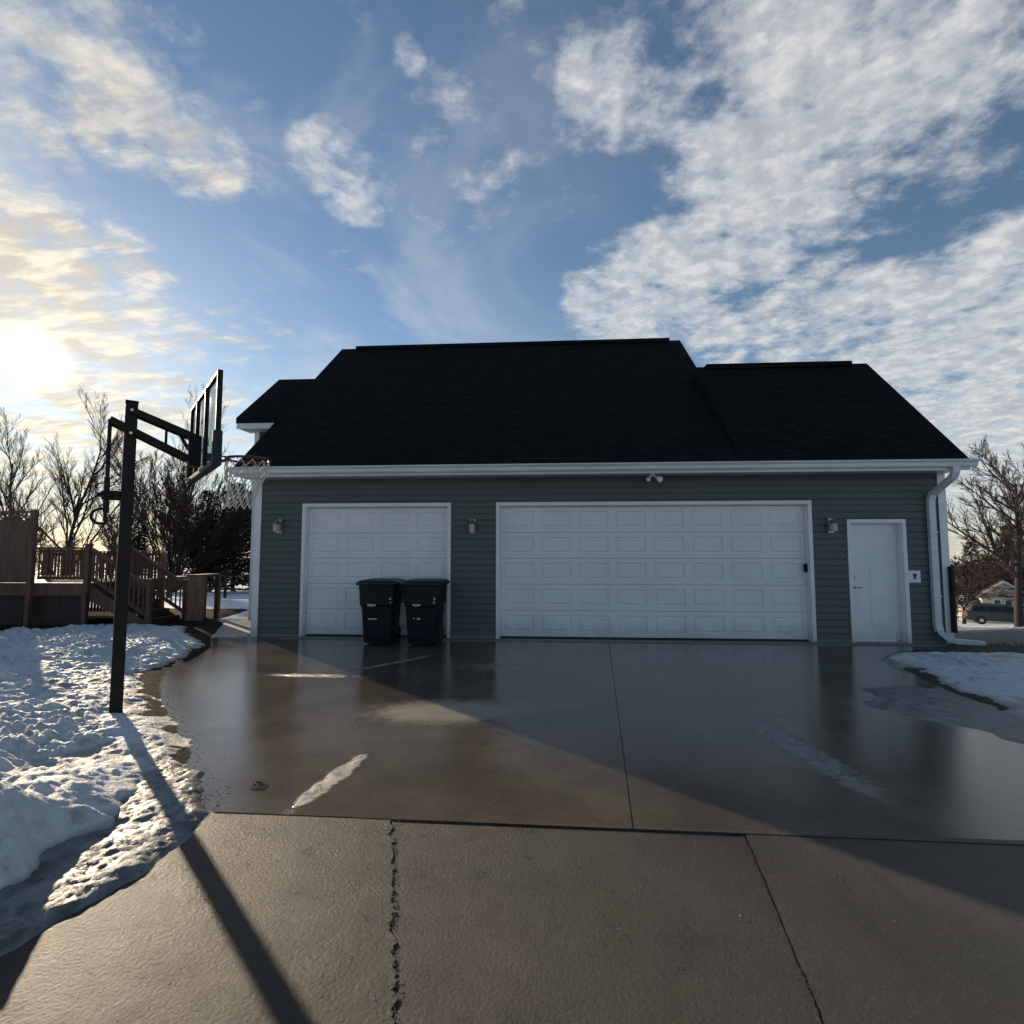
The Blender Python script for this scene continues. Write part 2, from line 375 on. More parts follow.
# ------------------------------------------------------------------ terrain height
def sm(t): t = min(1, max(0, t)); return t*t*(3-2*t)
def H(x, y):
    k = sm((x+4)/11)                      # 0 = left side, 1 = right side
    yl = max(0, y-15.0); zl = -.055*yl*sm(yl/8)-.02
    yr = max(0, y-10.6); zr = -.118*yr*sm(yr/2.5+.25) if yr > 0 else 0
    zr -= .02
    z = zl*(1-k)+zr*k
    lim = -9.5
    z = lim-(lim-z)*1.0 if z > lim+3 else lim+3*math.exp((z-(lim+3))/3) if z < lim+3 else z
    return z
xs = sorted(set([-400, -300, -220, -160, -120, -90, -70]+list(np.arange(-56, 70, 1.5))+[80, 95, 120, 160, 220, 300, 400]))
ys = sorted(set([-60, -30, -15, -8]+list(np.arange(-4, 30, 1.0))+list(np.arange(30, 100, 2.5))+[110, 130, 160, 200, 260, 340, 450, 600]))
g = MB()
for y in ys:
    for x in xs: g.v.append((x, y, H(x, y)-.015+(.0 if y < 12 else .06*(vnoise(np.array(x*.5), np.array(y*.5), 3)-.5))))
nx = len(xs)
for j in range(len(ys)-1):
    for i in range(nx-1): g.f.append((j*nx+i, j*nx+i+1, (j+1)*nx+i+1, (j+1)*nx+i)); g.m.append(0)
g.build('ground', M['ground'], smooth=True, kind='structure')

# ------------------------------------------------------------------ driveway slabs with real joints and a crack
rng = np.random.RandomState(5)
def jag(a, b, n, amp, seed, fine=.25):
    r = np.random.RandomState(seed); out = []; off = 0
    for i in range(n+1):
        t = i/n; off = off*.72+r.uniform(-1, 1)*amp
        if i in (0, n): off = 0
        o = off+r.uniform(-1, 1)*amp*fine
        out.append((a[0]+(b[0]-a[0])*t+o, a[1]+(b[1]-a[1])*t+r.uniform(-1, 1)*amp*fine*.5))
    return out
J0, J1 = (-2.4, 3.285), (7.6, 3.16)      # joint between the two pours
jy = lambda x: J0[1]+(x-J0[0])*(J1[1]-J0[1])/(J1[0]-J0[0])
d = MB()
gp = .005
def slab(poly, z=0.0, th=.06): d.prism(poly, z-th, z, 'z')
xa, xb = 1.05, .47                        # sawn joint of the back slab, runs (1.05,9.93) -> (.47,jy)
slab([(-6.5, jy(-6.5)+gp), (xb-.004, jy(xb)+gp), (xa-.004, 9.935), (-5.7, 9.935), (-5.7, 12.4), (-9.6, 12.4), (-9.6, 10.2), (-6.5, 8)])
slab([(xb+.004, jy(xb)+gp), (9.2, jy(9.2)+gp), (9.2, 9.0), (7.2, 9.935), (xa+.004, 9.935)])
ca = jag((-.94, jy(-.94)-gp), (-.53, 1.9), 95, .010, 17, .45); ca += jag((-.53, 1.9), (-.3, -5), 60, .012, 12)[1:]
wl = [(.0012+.014*max(0, float(vnoise(np.array(i*.33), np.array(1.0), 9))-.45)) for i in range(len(ca))]
left = [(x-w, y) for (x, y), w in zip(ca, wl)]; right = [(x+w*.8, y) for (x, y), w in zip(ca, wl)]
cb = jag((1.09, jy(1.09)-gp), (.90, 1.9), 50, .0025, 21, .6)+jag((.90, 1.9), (.4, -5), 50, .003, 22, .6)[1:]
slab([(-9, jy(-9)-gp)]+left+[(-9, -5)], z=-.002)
slab(right[::-1]+[(x-.005, y) for x, y in cb], z=-.009)
slab([(x+.003, y) for x, y in cb]+[(9.2, -5), (9.2, jy(9.2)-gp)], z=-.002)
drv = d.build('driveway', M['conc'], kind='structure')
bmx = bmesh.new(); bmx.from_mesh(drv.data); bmesh.ops.triangulate(bmx, faces=[f for f in bmx.faces if len(f.verts) > 4]); bmx.to_mesh(drv.data); bmx.free()
# dark base seen through the joints
MB().prism([(-9.6, -5), (9.2, -5), (9.2, 9.9), (-9.6, 9.9)], -.09, -.045, 'z').build('joint_bed', M['debris'], kind='structure')
# crumbled aggregate lying along the crack and the joints
st = MB(); r_ = random.Random(3)
def pebble(x, y, z, r):
    vs = []; 
    for k in range(6): an = k*pi/3+r_.random()*.5; q = r*r_.uniform(.6, 1.1); vs.append((x+q*cos(an), y+q*sin(an), z))
    for k in range(4): an = k*pi/2+r_.random()*.5; q = r*r_.uniform(.3, .7); vs.append((x+q*cos(an), y+q*sin(an), z+r*r_.uniform(.5, .9)))
    st.add(vs, [(6, 7, 8, 9), (0, 1, 6), (1, 2, 7, 6), (2, 3, 7), (3, 4, 8, 7), (4, 5, 9, 8), (5, 0, 6, 9)])
for i in range(260):
    k = r_.randrange(0, 95); x, y = ca[k]
    pebble(x+r_.gauss(0, .010), y+r_.gauss(0, .01), -.003, r_.uniform(.0015, .0045))
for i in range(120):
    k = r_.randrange(0, 50); x, y = cb[k]
    pebble(x+r_.gauss(0, .008), y+r_.gauss(0, .01), -.003, r_.uniform(.001, .003))
for i in range(420):
    x = r_.uniform(-2.2, 3.0); y = r_.uniform(1.9, 7.5)
    pebble(x, y, 0, r_.uniform(.0012, .0045)*(1+.1*y))
for i in range(500):                       # grit spilling from the snow edge
    t = r_.random(); x = -2.12-2.55*t+abs(r_.gauss(0, .10)); y = 3.3+2.9*t
    pebble(x, y, 0, r_.uniform(.002, .008))
st.build('gravel', simple('pale_grit', (.30, .27, .23), .6, .6, 90), label='pale grit and salt crumbs scattered over the concrete driveway', cat='gravel', kind='stuff')
# clump of wet leaves
lf = MB()
for i in range(26):
    x, y = -1.97+r_.gauss(0, .026), 3.64+r_.gauss(0, .03); a = r_.random()*6.3; z = .002+r_.random()*.02; w = r_.uniform(.008, .018)
    lf.add([(x-w*cos(a), y-w*sin(a), z), (x-w*.5*sin(a), y+w*.5*cos(a), z+.008), (x+w*cos(a), y+w*sin(a), z+.004), (x+w*.5*sin(a), y-w*.5*cos(a), z)], [(0, 1, 2, 3)])
lf.build('leaf_clump', M['debris'], label='small dark clump of wet leaves on the driveway near the snow edge', cat='leaves')

# ------------------------------------------------------------------ ground patches (snow, slush, soil, turf)
def sdist(poly, X, Y):
    P = np.array(poly, float); d = np.full(X.shape, 1e9); ins = np.zeros(X.shape, bool); n = len(P)
    for i in range(n):
        a = P[i]; b = P[(i+1) % n]; e = b-a; L = e@e+1e-12
        t = np.clip(((X-a[0])*e[0]+(Y-a[1])*e[1])/L, 0, 1)
        d = np.minimum(d, np.hypot(X-a[0]-t*e[0], Y-a[1]-t*e[1]))
        c = ((a[1] > Y) != (b[1] > Y)) & (X < (b[0]-a[0])*(Y-a[1])/(b[1]-a[1]+1e-12)+a[0]); ins ^= c
    return np.where(ins, d, -d)
def patch(name, poly, res, hf, mat, edge=.05, esc=3.0, follow=False, **k):
    P = np.array(poly); x0, y0 = P.min(0)-.3; x1, y1 = P.max(0)+.3
    gx = np.arange(x0, x1, res); gy = np.arange(y0, y1, res); X, Y = np.meshgrid(gx, gy)
    D = sdist(poly, X, Y)+(fbm(X, Y, esc, 4, 31)-.5)*edge*4
    Z = hf(X, Y, D)
    if follow: Z = Z+np.vectorize(H)(X, Y)
    keep = D > -res*2.5; idx = -np.ones(X.shape, int); idx[keep] = np.arange(keep.sum())
    V = np.stack([X[keep], Y[keep], Z[keep]], 1)
    q = np.stack([idx[:-1, :-1], idx[:-1, 1:], idx[1:, 1:], idx[1:, :-1]], -1).reshape(-1, 4); q = q[(q >= 0).all(1)]
    me = bpy.data.meshes.new(name); me.from_pydata(V.tolist(), [], q.tolist()); me.materials.append(mat)
    me.polygons.foreach_set('use_smooth', [True]*len(me.polygons))
    o = bpy.data.objects.new(name, me); COL.objects.link(o); return tag(o, kind='structure')
def ramp(D, w): return np.where(D > 0, 1-np.exp(-np.maximum(D, 0)/w), D*.8/w*.2)
bumps = [(-2.80, 2.72, .17, .22), (-2.55, 2.45, .08, .16), (-3.15, 2.45, .24, .28), (-3.7, 2.6, .2, .4), (-2.95, 3.15, .06, .3), (-3.2, 3.6, .06, .3), (-5.4, 4.6, .12, .6), (-4.2, 3.2, .12, .5), (-6.5, 6.4, .08, .8), (-5.3, 5.0, -.05, .35), (-3.6, 3.9, -.06, .3), (-5.9, 8.3, .04, .5), (-8.5, 7.5, .07, 1.0), (-3.35, 4.35, .05, .25)]
def snow_h(X, Y, D):
    b1 = fbm(X, Y, .9, 4, 3)-.5
    r = 1-abs(2*fbm(X*.75, Y*1.5, 2.3, 5, 8, .55)-1)            # crusted ridges, like old trodden snow
    r2 = 1-abs(2*fbm(X*.8, Y*1.6, 6.5, 4, 15, .6)-1)
    mod = np.clip((fbm(X, Y, .95, 4, 41)-.36)*4.2, .12, 1.7)
    z = .06+.17*b1+.12*mod*(r-.6)+.05*mod**2*(r2-.6)+.09*(fbm(X*1.3, Y, 3.7, 5, 52, .68)-.5)+.035*(fbm(X, Y*1.2, 12, 4, 57, .65)-.5)+.03*(fbm(X, Y, 22, 3, 23, .6)-.5)
    for cx, cy, h, s in bumps: z = z+h*np.exp(-((X-cx)**2+(Y-cy)**2)/(2*s*s))
    z = np.maximum(z, .028+.02*fbm(X, Y, 9, 2, 77))
    return ramp(D, .20)*z+.003
snow_poly = [(-7.5, 10.9), (-6.6, 9.7), (-5.70, 8.75), (-5.45, 8.0), (-5.28, 7.0), (-4.77, 6.24), (-3.86, 5.12), (-3.06, 4.36), (-2.72, 3.8), (-2.60, 3.41), (-2.5, 3.05), (-2.46, 2.67), (-2.45, 2.3), (-2.5, 1.0), (-16, 1.0), (-16, 9.0), (-10.5, 9.75), (-9.6, 10.6), (-8.9, 11.2)]
patch('soil', [(-7.2, 11.6), (-6.2, 9.6), (-5.62, 8.7), (-5.32, 7.95), (-5.12, 7.0), (-4.66, 6.24), (-3.74, 5.12), (-2.93, 4.3), (-2.6, 3.75), (-2.3, 3.35), (-2.5, 3.1), (-16, 3.1), (-16, 14.5), (-8.4, 14.5), (-8, 12.4)], .05,
      lambda X, Y, D: ramp(D, .05)*(.014+.02*fbm(X, Y, 8, 4, 5)), M['soil'], .02, 5)
patch('slush', [(-2.25, 3.45), (-2.06, 3.28), (-2.02, 2.7), (-2.06, 2.45), (-2.16, 2.2), (-2.2, 1.0), (-4, 1.0), (-4, 3.9), (-2.9, 4.0), (-2.5, 3.85)], .015,
      lambda X, Y, D: ramp(D, .04)*(.006+.05*np.maximum(fbm(X, Y, 5, 5, 6, .65)-.28, 0)+.022*(1-abs(2*fbm(X, Y, 16, 4, 66, .6)-1))), M['slush'], .02, 6)
patch('snow', snow_poly, .022, snow_h, M['snow'], .09, 3.6)
def snow_h2(X, Y, D):
    r = 1-abs(2*fbm(X, Y*1.2, 3.0, 5, 18, .55)-1)
    return ramp(D, .25)*np.maximum(.11+.10*(fbm(X, Y, 1.3, 4, 13)-.5)+.07*(r-.6), .02)+.003
patch('lawn', [(4.93, 8.5), (5.4, 9.0), (6.3, 9.4), (6.85, 9.9), (7.2, 9.95), (8, 9.6), (14, 8.75), (22, 7.6), (22, 3), (6, 3), (4.5, 5.0), (4.5, 6.5)], .06,
      lambda X, Y, D: ramp(D, .06)*(.025+.03*fbm(X, Y, 5, 4, 55)), M['grass'], .02, 4)
patch('snow', [(4.85, 8.45), (5.2, 8.76), (7.2, 8.9), (9, 8.6), (14, 8.3), (20, 8.0), (20, 1), (5.2, 2), (4.3, 4.2), (4.38, 5.4), (4.55, 6.45), (4.72, 7.4)], .03, snow_h2, M['snow'], .08, 3.4)
patch('slush', [(3.55, 6.75), (3.3, 5.9), (3.5, 5.4), (3.85, 5.1), (4.1, 4.4), (5, 4.2), (5, 6.2), (4.3, 6.8)], .03,
      lambda X, Y, D: ramp(D, .05)*(.002+.02*np.maximum(fbm(X, Y, 4, 4, 61)-.47, -.02)*3), M['slush'], .10, 2.5)
# snow ridge along the lane and strip next to it
patch('snow', [(7.35, 9.72), (8.3, 9.52), (10, 9.25), (15, 8.5), (15, 8.9), (10, 9.56), (8.4, 9.80)], .04, lambda X, Y, D: ramp(D, .1)*(.07+.08*(fbm(X, Y, 3, 3, 71)-.5)), M['snow'], .02, 3)
rd = MB(); W = []
for i in range(41):
    x = 6.8+i*1.0; y0 = 9.98-(x-7)*.10; y1 = 11.75-(x-7)*.16+.3*sin(i*.25)*.2
    W.append((x, y0, y1))
for i, (x, y0, y1) in enumerate(W):
    for k in range(5):
        y = y0+(y1-y0)*k/4; rd.v.append((x, y, H(x, y)+.022))
for i in range(40):
    for k in range(4): rd.f.append((i*5+k, i*5+5+k, i*5+6+k, i*5+1+k)); rd.m.append(0)
rd.build('road', M['road'], smooth=True, kind='structure')
patch('snow', [(7.0, 12.1), (8.2, 11.85), (10, 11.4), (14, 10.8), (24, 9.9), (24, 15), (7, 16)], .07, lambda X, Y, D: ramp(D, .15)*(.15+.22*(fbm(X, Y, 1.6, 4, 81)-.5)), M['snow'], .03, 3, follow=True)
# blades of grass in the turf by the downspout
bl = MB(); r_ = random.Random(9)
for i in range(2600):
    x = r_.uniform(4.9, 9.5); y = r_.uniform(8.9, 9.9)
    if x < 5.6+(y-9.0)*2.4: continue
    a = r_.random()*6.28; h = r_.uniform(.02, .06); w = .004; lx, ly = r_.gauss(0, .02), r_.gauss(0, .02)
    bl.add([(x-w*cos(a), y-w*sin(a), .02), (x+w*cos(a), y+w*sin(a), .02), (x+lx, y+ly, .03+h)], [(0, 1, 2)])
bl.build('grass_blades', M['blade'], label='short brown winter grass at the right corner of the garage', cat='grass', kind='stuff')

# ------------------------------------------------------------------ the house
YW = 9.93
house = empty('house', (0, 0, 0), label='blue grey sided house with triple garage, white doors and steep black shingle roof', cat='house')
TW = .062
OPEN = [(-4.66+TW, -1.82-TW, 0, 2.49-TW), (-.98+TW, 4.64-TW, 0, 2.49-TW), (5.23+TW, 6.22-TW, 0, 2.15-TW)]
WX0, WX1 = -5.55, 6.87
def laps(mb, u0, u1, z0, z1, fn, openings=(), ex=.118):
    zb = sorted(set([round(z0+i*ex, 4) for i in range(int((z1-z0)/ex)+1)]+[z1]))
    for a, b in zip(zb[:-1], zb[1:]):
        cuts = sorted(set([a, b]+[z for o in openings for z in (o[2], o[3]) if a < z < b]))
        for c, e in zip(cuts[:-1], cuts[1:]):
            mid = (c+e)/2; seg = [(u0, u1)]
            for o in openings:
                if o[2] < mid < o[3]:
                    ns = []
                    for s0, s1 in seg:
                        if o[0] > s0: ns.append((s0, min(s1, o[0])))
                        if o[1] < s1: ns.append((max(s0, o[1]), s1))
                        if not (o[0] > s0 or o[1] < s1): pass
                    seg = [q for q in ns if q[1]-q[0] > 1e-4]
            zg = a+.80*ex                       # dutch lap: flat face, then a narrow set back groove under the next board
            for s0, s1 in seg:
                if c < zg:
                    t_ = min(e, zg); mb.add([fn(s0, c, .028), fn(s1, c, .028), fn(s1, t_, .022), fn(s0, t_, .022)], [(0, 1, 2, 3)])
                if e > zg:
                    c2 = max(c, zg); mb.add([fn(s0, c2, .022), fn(s1, c2, .022), fn(s1, c2+.002, .004), fn(s0, c2+.002, .004)], [(0, 1, 2, 3)])
                    mb.add([fn(s0, c2+.002, .004), fn(s1, c2+.002, .004), fn(s1, e, .004), fn(s0, e, .004)], [(0, 1, 2, 3)])
                if c == a: mb.add([fn(s0, c, .028), fn(s1, c, .028), fn(s1, c, .004), fn(s0, c, .004)], [(0, 1, 2, 3)])
w = MB()
opn = [(a-TW, b+TW, c, e+TW) for a, b, c, e in OPEN]
laps(w, WX0, WX1, .05, 2.95, lambda u, z, o: (u, YW-o, z), opn)
laps(w, YW, 14.9, .05, 2.95, lambda u, z, o: (WX1+o, u, z))
laps(w, YW, 18.7, .05, 2.95, lambda u, z, o: (WX0-o, u, z))
xs_ = [WX0]+[v for o in opn for v in (o[0], o[1])]+[WX1]
for a, b in zip(xs_[::2], xs_[1::2]): w.box(a+.0, b, YW, YW+.25, 0, 2.95)
for o in opn: w.box(o[0], o[1], YW, YW+.25, o[3], 2.95)
sC = .83; EY, EZ = 9.40, 3.13; CY = 14.32; CZ = EZ+sC*(CY-EY); sA = .95; AY = 12.12; AZ = EZ+sA*(AY-EY)
w.prism([(YW+.25, 0), (YW+.25, 2.9+.35), (CY, CZ-.16), (2*CY-YW-.25, 2.9+.35), (2*CY-YW-.25, 0)], WX0+.003, 3.3, 'x')
w.prism([(YW+.25, 0), (YW+.25, 2.9+.45), (AY, AZ-.16), (2*AY-YW-.25, 2.9+.45), (2*AY-YW-.25, 0)], 3.52, WX1-.003, 'x')
w.build('wall', M['siding'], house)
fd = MB(); fd.box(WX0-.01, OPEN[0][0]-TW, YW-.012, YW, 0, .05); fd.box(OPEN[0][1]+TW, OPEN[1][0]-TW, YW-.012, YW, 0, .05); fd.box(OPEN[1][1]+TW, OPEN[2][0]-TW, YW-.012, YW, 0, .05); fd.box(OPEN[2][1]+TW, WX1, YW-.012, YW, 0, .05)
fd.box(-4.9, 6.9, YW-.28, YW-.02, 0, .012); 
fd.build('foundation', simple('grey_foundation', (.22, .20, .18), .7, .2, 8, bmp=.3), house)
# rear left wing
w = MB(); bx0, by0 = -6.93, 12.25; BE = 11.8; BZ = 4.66; sB = .80; BR = 13.7; BRZ = BZ+sB*(BR-BE)
laps(w, bx0, WX0-.02, .05, BZ-.1, lambda u, z, o: (u, by0-o, z))
laps(w, by0, 15.2, .05, BZ-.1, lambda u, z, o: (bx0-o, u, z))
w.prism([(by0, 0), (by0, BZ+.25), (BR, BRZ-.15), (2*BR-by0, BZ+.25), (2*BR-by0, 0)], bx0, -5.0, 'x')
w.build('wing_wall', M['siding'], house, label='narrow side wing wall behind the left garage corner')
# roofs
def gable(name, x0, x1, ey, ez, ry, rz, th=.13):
    r = MB(); b = 2*ry-ey
    r.prism([(ey, ez), (ry, rz), (b, ez), (b, ez-th), (ry, rz-th*1.1), (ey, ez-th)], x0, x1, 'x')
    return r.build(name, M['roof'], house)
rc = gable('roof', -5.74, 3.5, EY, EZ, CY, CZ); ra = gable('roof', 3.30, 6.98, EY+.002, EZ+.002, AY, AZ+.002); gable('roof', -7.2, -5.76, BE, BZ, BR, BRZ)
rv = MB(); rv.box(-5.3, 3.2, CY-.14, CY+.14, CZ-.08, CZ+.022); rv.build('ridge_vent', M['roof'], rc)
rv = MB(); rv.box(3.5, 6.6, AY-.14, AY+.14, AZ-.08, AZ+.022); rv.build('ridge_vent', M['roof'], ra)
rv = MB(); rv.prism([(EY+.3, EZ+.22), (AY, AZ-.06), (2*AY-EY-.3, EZ+.4), (AY, AZ-.6)], 3.31, 3.493, 'x'); rv.build('step_flashing', M['roof'], ra)
# trim
t = MB(); t.box(WX0-.03, WX0+.085, YW-.042, YW-.030, 0, 2.95); t.box(WX0-.044, WX0-.030, YW-.042, YW+.1, 0, 2.95); t.box(WX1-.085, WX1+.03, YW-.042, YW-.030, .0, 2.95); t.box(WX1+.03, WX1+.044, YW-.042, YW+.1, 0, 2.95)
t.box(bx0-.03, bx0+.07, by0-.042, by0-.030, 0, BZ-.1); t.box(bx0-.044, bx0-.030, by0-.042, by0+.1, 0, BZ-.1)
CT = t; k0 = 0
for k in range(3):
    q = MB(); q.v = CT.v[k*16:k*16+16]; q.f = [tuple(i-k*16 for i in f) for f in CT.f[k*12:k*12+12]]; q.m = [0]*12; q.build('corner_trim', M['white'], house)
t = MB()
for a, b, c, e in OPEN:
    t.box(a-TW, a, YW-.045, YW+.01, 0, e); t.box(b, b+TW, YW-.045, YW+.01, 0, e); t.box(a-TW, b+TW, YW-.047, YW+.01, e, e+TW)
    t.box(a-.02, a+.012, YW+.011, YW+.24, 0, e); t.box(b-.012, b+.02, YW+.011, YW+.24, 0, e); t.box(a, b, YW+.011, YW+.24, e-.012, e+.02)
t.build('door_trim', M['white'], house, bevel=.003)
t = MB(); t.box(-5.74, 6.98, EY+.0, EY+.02, 2.935, 3.0); t.box(-5.72, 6.96, EY+.02, YW, 2.953, 2.965)
t.box(-7.18, -5.76, BE, BE+.02, BZ-.26, BZ-.11); t.box(-7.16, -5.56, BE+.02, by0, BZ-.245, BZ-.23)
t.prism([(BE+.022, BZ-.24), (BE+.022, BZ-.12), (by0+.1, BZ-.05), (by0+.1, BZ-.24)], -7.17, bx0, 'x')
t.build('fascia', M['gutter'], house)
t = MB(); t.prism([(EY-.003, 3.105), (EY-.125, 3.105), (EY-.125, 3.085), (EY-.115, 3.075), (EY-.09, 3.05), (EY-.085, 3.01), (EY-.07, 2.985), (EY-.003, 2.985)], -5.78, 7.05, 'x')
t.build('gutter', M['gutter'], house, bevel=.003)
# downspout
dx = 6.60
P = [(dx+.10, EY-.06, 2.99), (dx+.10, EY-.06, 2.90), (dx+.09, EY-.02, 2.82), (dx+.04, YW-.12, 2.58), (dx+.03, YW-.075, 2.47), (dx+.03, YW-.075, 1.4), (dx+.03, YW-.075, .34), (dx+.045, YW-.09, .22), (dx+.12, YW-.16, .12), (dx+.22, YW-.22, .075), (dx+.55, YW-.38, .06)]
t = MB(); t.rsweep(P[:8], .11, .08, (1, 0, 0)); t.rsweep([(a+.0, b-.005, c) for a, b, c in P[7:]], .10, .085, (.45, 1, 0))
for z in (1.9, .8): t.box(dx-.04, dx+.10, YW-.125, YW-.115, z, z+.03)
t.build('downspout', M['gutter'], house, bevel=.006)
u = MB(); u.box(6.865, 6.918, YW-.13, YW-.046, .2, 1.33); u.box(WX1+.05, WX1+.20, YW+.15, YW+.55, .25, 1.32); u.box(WX1+.045, WX1+.23, YW+.13, YW+.57, 1.32, 1.36); u.tube([(WX1+.1, YW+.3, 0), (WX1+.1, YW+.3, .3)], .03)
u.build('meter_box', M['bin'], house, bevel=.006)
# sectional doors
def panel_door(mb, x0, x1, z0, z1, y, cols, rows):
    sw = (x1-x0)/cols; shh = (z1-z0)/rows
    mb.box(x0, x1, y+.03, y+.05, z0, z1)
    for r in range(rows):
        a = z0+r*shh+.0045; b = z0+(r+1)*shh-.0045
        for c in range(cols):
            p0 = x0+c*sw; p1 = p0+sw; mx = .065; mz = .085
            R = [(p0, p1, a, b, 0), (p0+mx, p1-mx, a+mz, b-mz, 0), (p0+mx+.012, p1-mx-.012, a+mz+.012, b-mz-.012, .022), (p0+mx+.03, p1-mx-.03, a+mz+.03, b-mz-.03, .022), (p0+mx+.048, p1-mx-.048, a+mz+.044, b-mz-.044, .003)]
            vs = []
            for q in R: vs += [(q[0], y+q[4], q[2]), (q[1], y+q[4], q[2]), (q[1], y+q[4], q[3]), (q[0], y+q[4], q[3])]
            fs = [(i*4+k, i*4+(k+1) % 4, i*4+4+(k+1) % 4, i*4+4+k) for i in range(4) for k in range(4)]+[(16, 17, 18, 19)]
            mb.add(vs, fs)
        mb.add([(x0, y, a), (x1, y, a), (x1, y+.012, a-.004), (x0, y+.012, a-.004)], [(0, 1, 2, 3)])
        mb.add([(x0, y, b), (x1, y, b), (x1, y+.014, b+.003), (x0, y+.014, b+.003)], [(0, 1, 2, 3)])
for (a, b, c, e), cols, lab in ((OPEN[0], 4, 'single width white garage door behind the bins'), (OPEN[1], 8, 'double width white garage door with eight panel columns')):
    g = MB(); panel_door(g, a+.014, b-.014, .03, e-.014, YW+.10, cols, 5)
    go = g.build('garage_door', M['door'], house, label=lab)
    s = MB(); s.box(a+.014, b-.014, YW+.10, YW+.14, .004, .028); s.build('door_seal', M['rubber'], go)
# service door
a, b, c, e = OPEN[2]
g = MB(); y = YW+.12
g.box(a+.014, b-.014, y+.017, y+.05, .05, e-.014)
def plate(x0, x1, z0, z1, rects):
    # flat face with recessed panels: rails and stiles as boxes around the recesses
    xsn = sorted(set([x0, x1]+[r[0] for r in rects]+[r[1] for r in rects])); zsn = sorted(set([z0, z1]+[r[2] for r in rects]+[r[3] for r in rects]))
    for i in range(len(xsn)-1):
        for j in range(len(zsn)-1):
            mx, mz = (xsn[i]+xsn[i+1])/2, (zsn[j]+zsn[j+1])/2
            if any(r[0] < mx < r[1] and r[2] < mz < r[3] for r in rects): continue
            g.add([(xsn[i], y, zsn[j]), (xsn[i+1], y, zsn[j]), (xsn[i+1], y, zsn[j+1]), (xsn[i], y, zsn[j+1])], [(0, 1, 2, 3)])
    for r in rects:
        R = [(r[0], r[1], r[2], r[3], 0), (r[0]+.01, r[1]-.01, r[2]+.01, r[3]-.01, .011), (r[0]+.022, r[1]-.022, r[2]+.022, r[3]-.022, .009)]
        vs = []
        for q in R: vs += [(q[0], y+q[4], q[2]), (q[1], y+q[4], q[2]), (q[1], y+q[4], q[3]), (q[0], y+q[4], q[3])]
        g.add(vs, [(i*4+k, i*4+(k+1) % 4, i*4+4+(k+1) % 4, i*4+4+k) for i in range(2) for k in range(4)]+[(8, 9, 10, 11)])
X0, X1 = a+.014, b-.014; mxx = (X0+X1)/2
plate(X0, X1, .05, e-.014, [(X0+.12, X1-.12, 1.56, 1.93), (X0+.12, mxx-.05, .32, 1.40), (mxx+.05, X1-.12, .32, 1.40)])
so = g.build('service_door', M['door'], house)
h = MB(); h.tube([(X0+.075, y+.005, 1.12), (X0+.075, y-.02, 1.12)], .027, 14); h.build('deadbolt', M['bronze'], so)
h = MB(); h.tube([(X0+.075, y+.005, .95), (X0+.075, y-.015, .95)], .028, 14); h.tube([(X0+.075, y-.015, .95), (X0+.075, y-.05, .95), (X0+.10, y-.058, .95), (X0+.19, y-.055, .945)], .010, 8); h.build('handle', M['bronze'], so)
h = MB(); h.box(a, b, YW-.03, YW+.12, .0, .03); h.box(a+.01, b-.01, YW+.10, YW+.15, .03, .05); h.build('threshold', M['steel'], so)
# white cover plate with a dark latch beside the service door
p = MB(); px_, pz_ = 6.32, 1.15; p.box(px_-.10, px_+.10, YW-.045, YW-.018, pz_-.105, pz_+.105)
po = p.build('wall_plate', M['white'], house, bevel=.008)
p = MB(); p.box(px_-.012, px_+.012, YW-.055, YW-.045, pz_-.045, pz_+.045); p.tube([(px_, YW-.045, pz_+.028), (px_, YW-.06, pz_+.028)], .026, 12); p.build('latch', M['rubber'], po)
p = MB(); p.box(4.515, 4.56, YW+.03, YW+.07, 1.22, 1.37); p.build('door_sensor', M['black_metal'], house)
# lanterns
def lantern(x, z, lab):
    m = MB(); m.box(x-.05, x+.05, YW-.045, YW-.028, z-.13, z+.13)
    m.tube([(x, YW-.03, z+.05), (x, YW-.10, z+.12), (x, YW-.15, z+.13), (x, YW-.17, z+.10)], .009, 6)
    m.lathe([(.004, .11), (.03, .095), (.075, .045), (.07, .04)], (x, YW-.16, z-.0), 12)
    m.lathe([(.0, -.10), (.052, -.10), (.052, -.085), (.0, -.085)], (x, YW-.16, z), 12)
    for k in range(4):
        an = pi/4+k*pi/2; m.tube([(x+.055*cos(an), YW-.16+.055*sin(an), z+.045), (x+.05*cos(an), YW-.16+.05*sin(an), z-.09)], .005, 5)
    lo = m.build('wall_lantern', M['bronze'], house, label=lab)
    gm = MB(); gm.lathe([(.045, .04), (.05, 0), (.045, -.085)], (x, YW-.16, z), 12); gm.build('lamp_glass', M['lglass'], lo, smooth=True)
M['lglass'] = simple('frosted_glass', (.42, .43, .42), .25, .2, 25)
lantern(-5.10, 2.06, 'lantern at the left garage corner'); lantern(-1.41, 2.05, 'lantern between the two garage doors'); lantern(4.95, 2.04, 'lantern left of the white service door')
m = MB(); m.lathe([(.0, 0), (.055, 0), (.05, -.03), (.0, -.035)], (1.82, 9.62, 2.95), 14)
m.tube([(1.82, 9.62, 2.93), (1.76, 9.58, 2.88)], .012, 6); m.tube([(1.82, 9.62, 2.93), (1.89, 9.58, 2.88)], .012, 6)
fo = m.build('flood_light', M['white'], house)
for sx_, r in ((-.06, .035), (.075, .05)):
    q = MB(); q.tube([(1.82+sx_, 9.60, 2.885), (1.82+sx_*1.3, 9.55, 2.86), (1.82+sx_*1.5, 9.50, 2.835)], [r*.5, r*.9, r], 14); q.build('lamp_head', M['white'], fo)

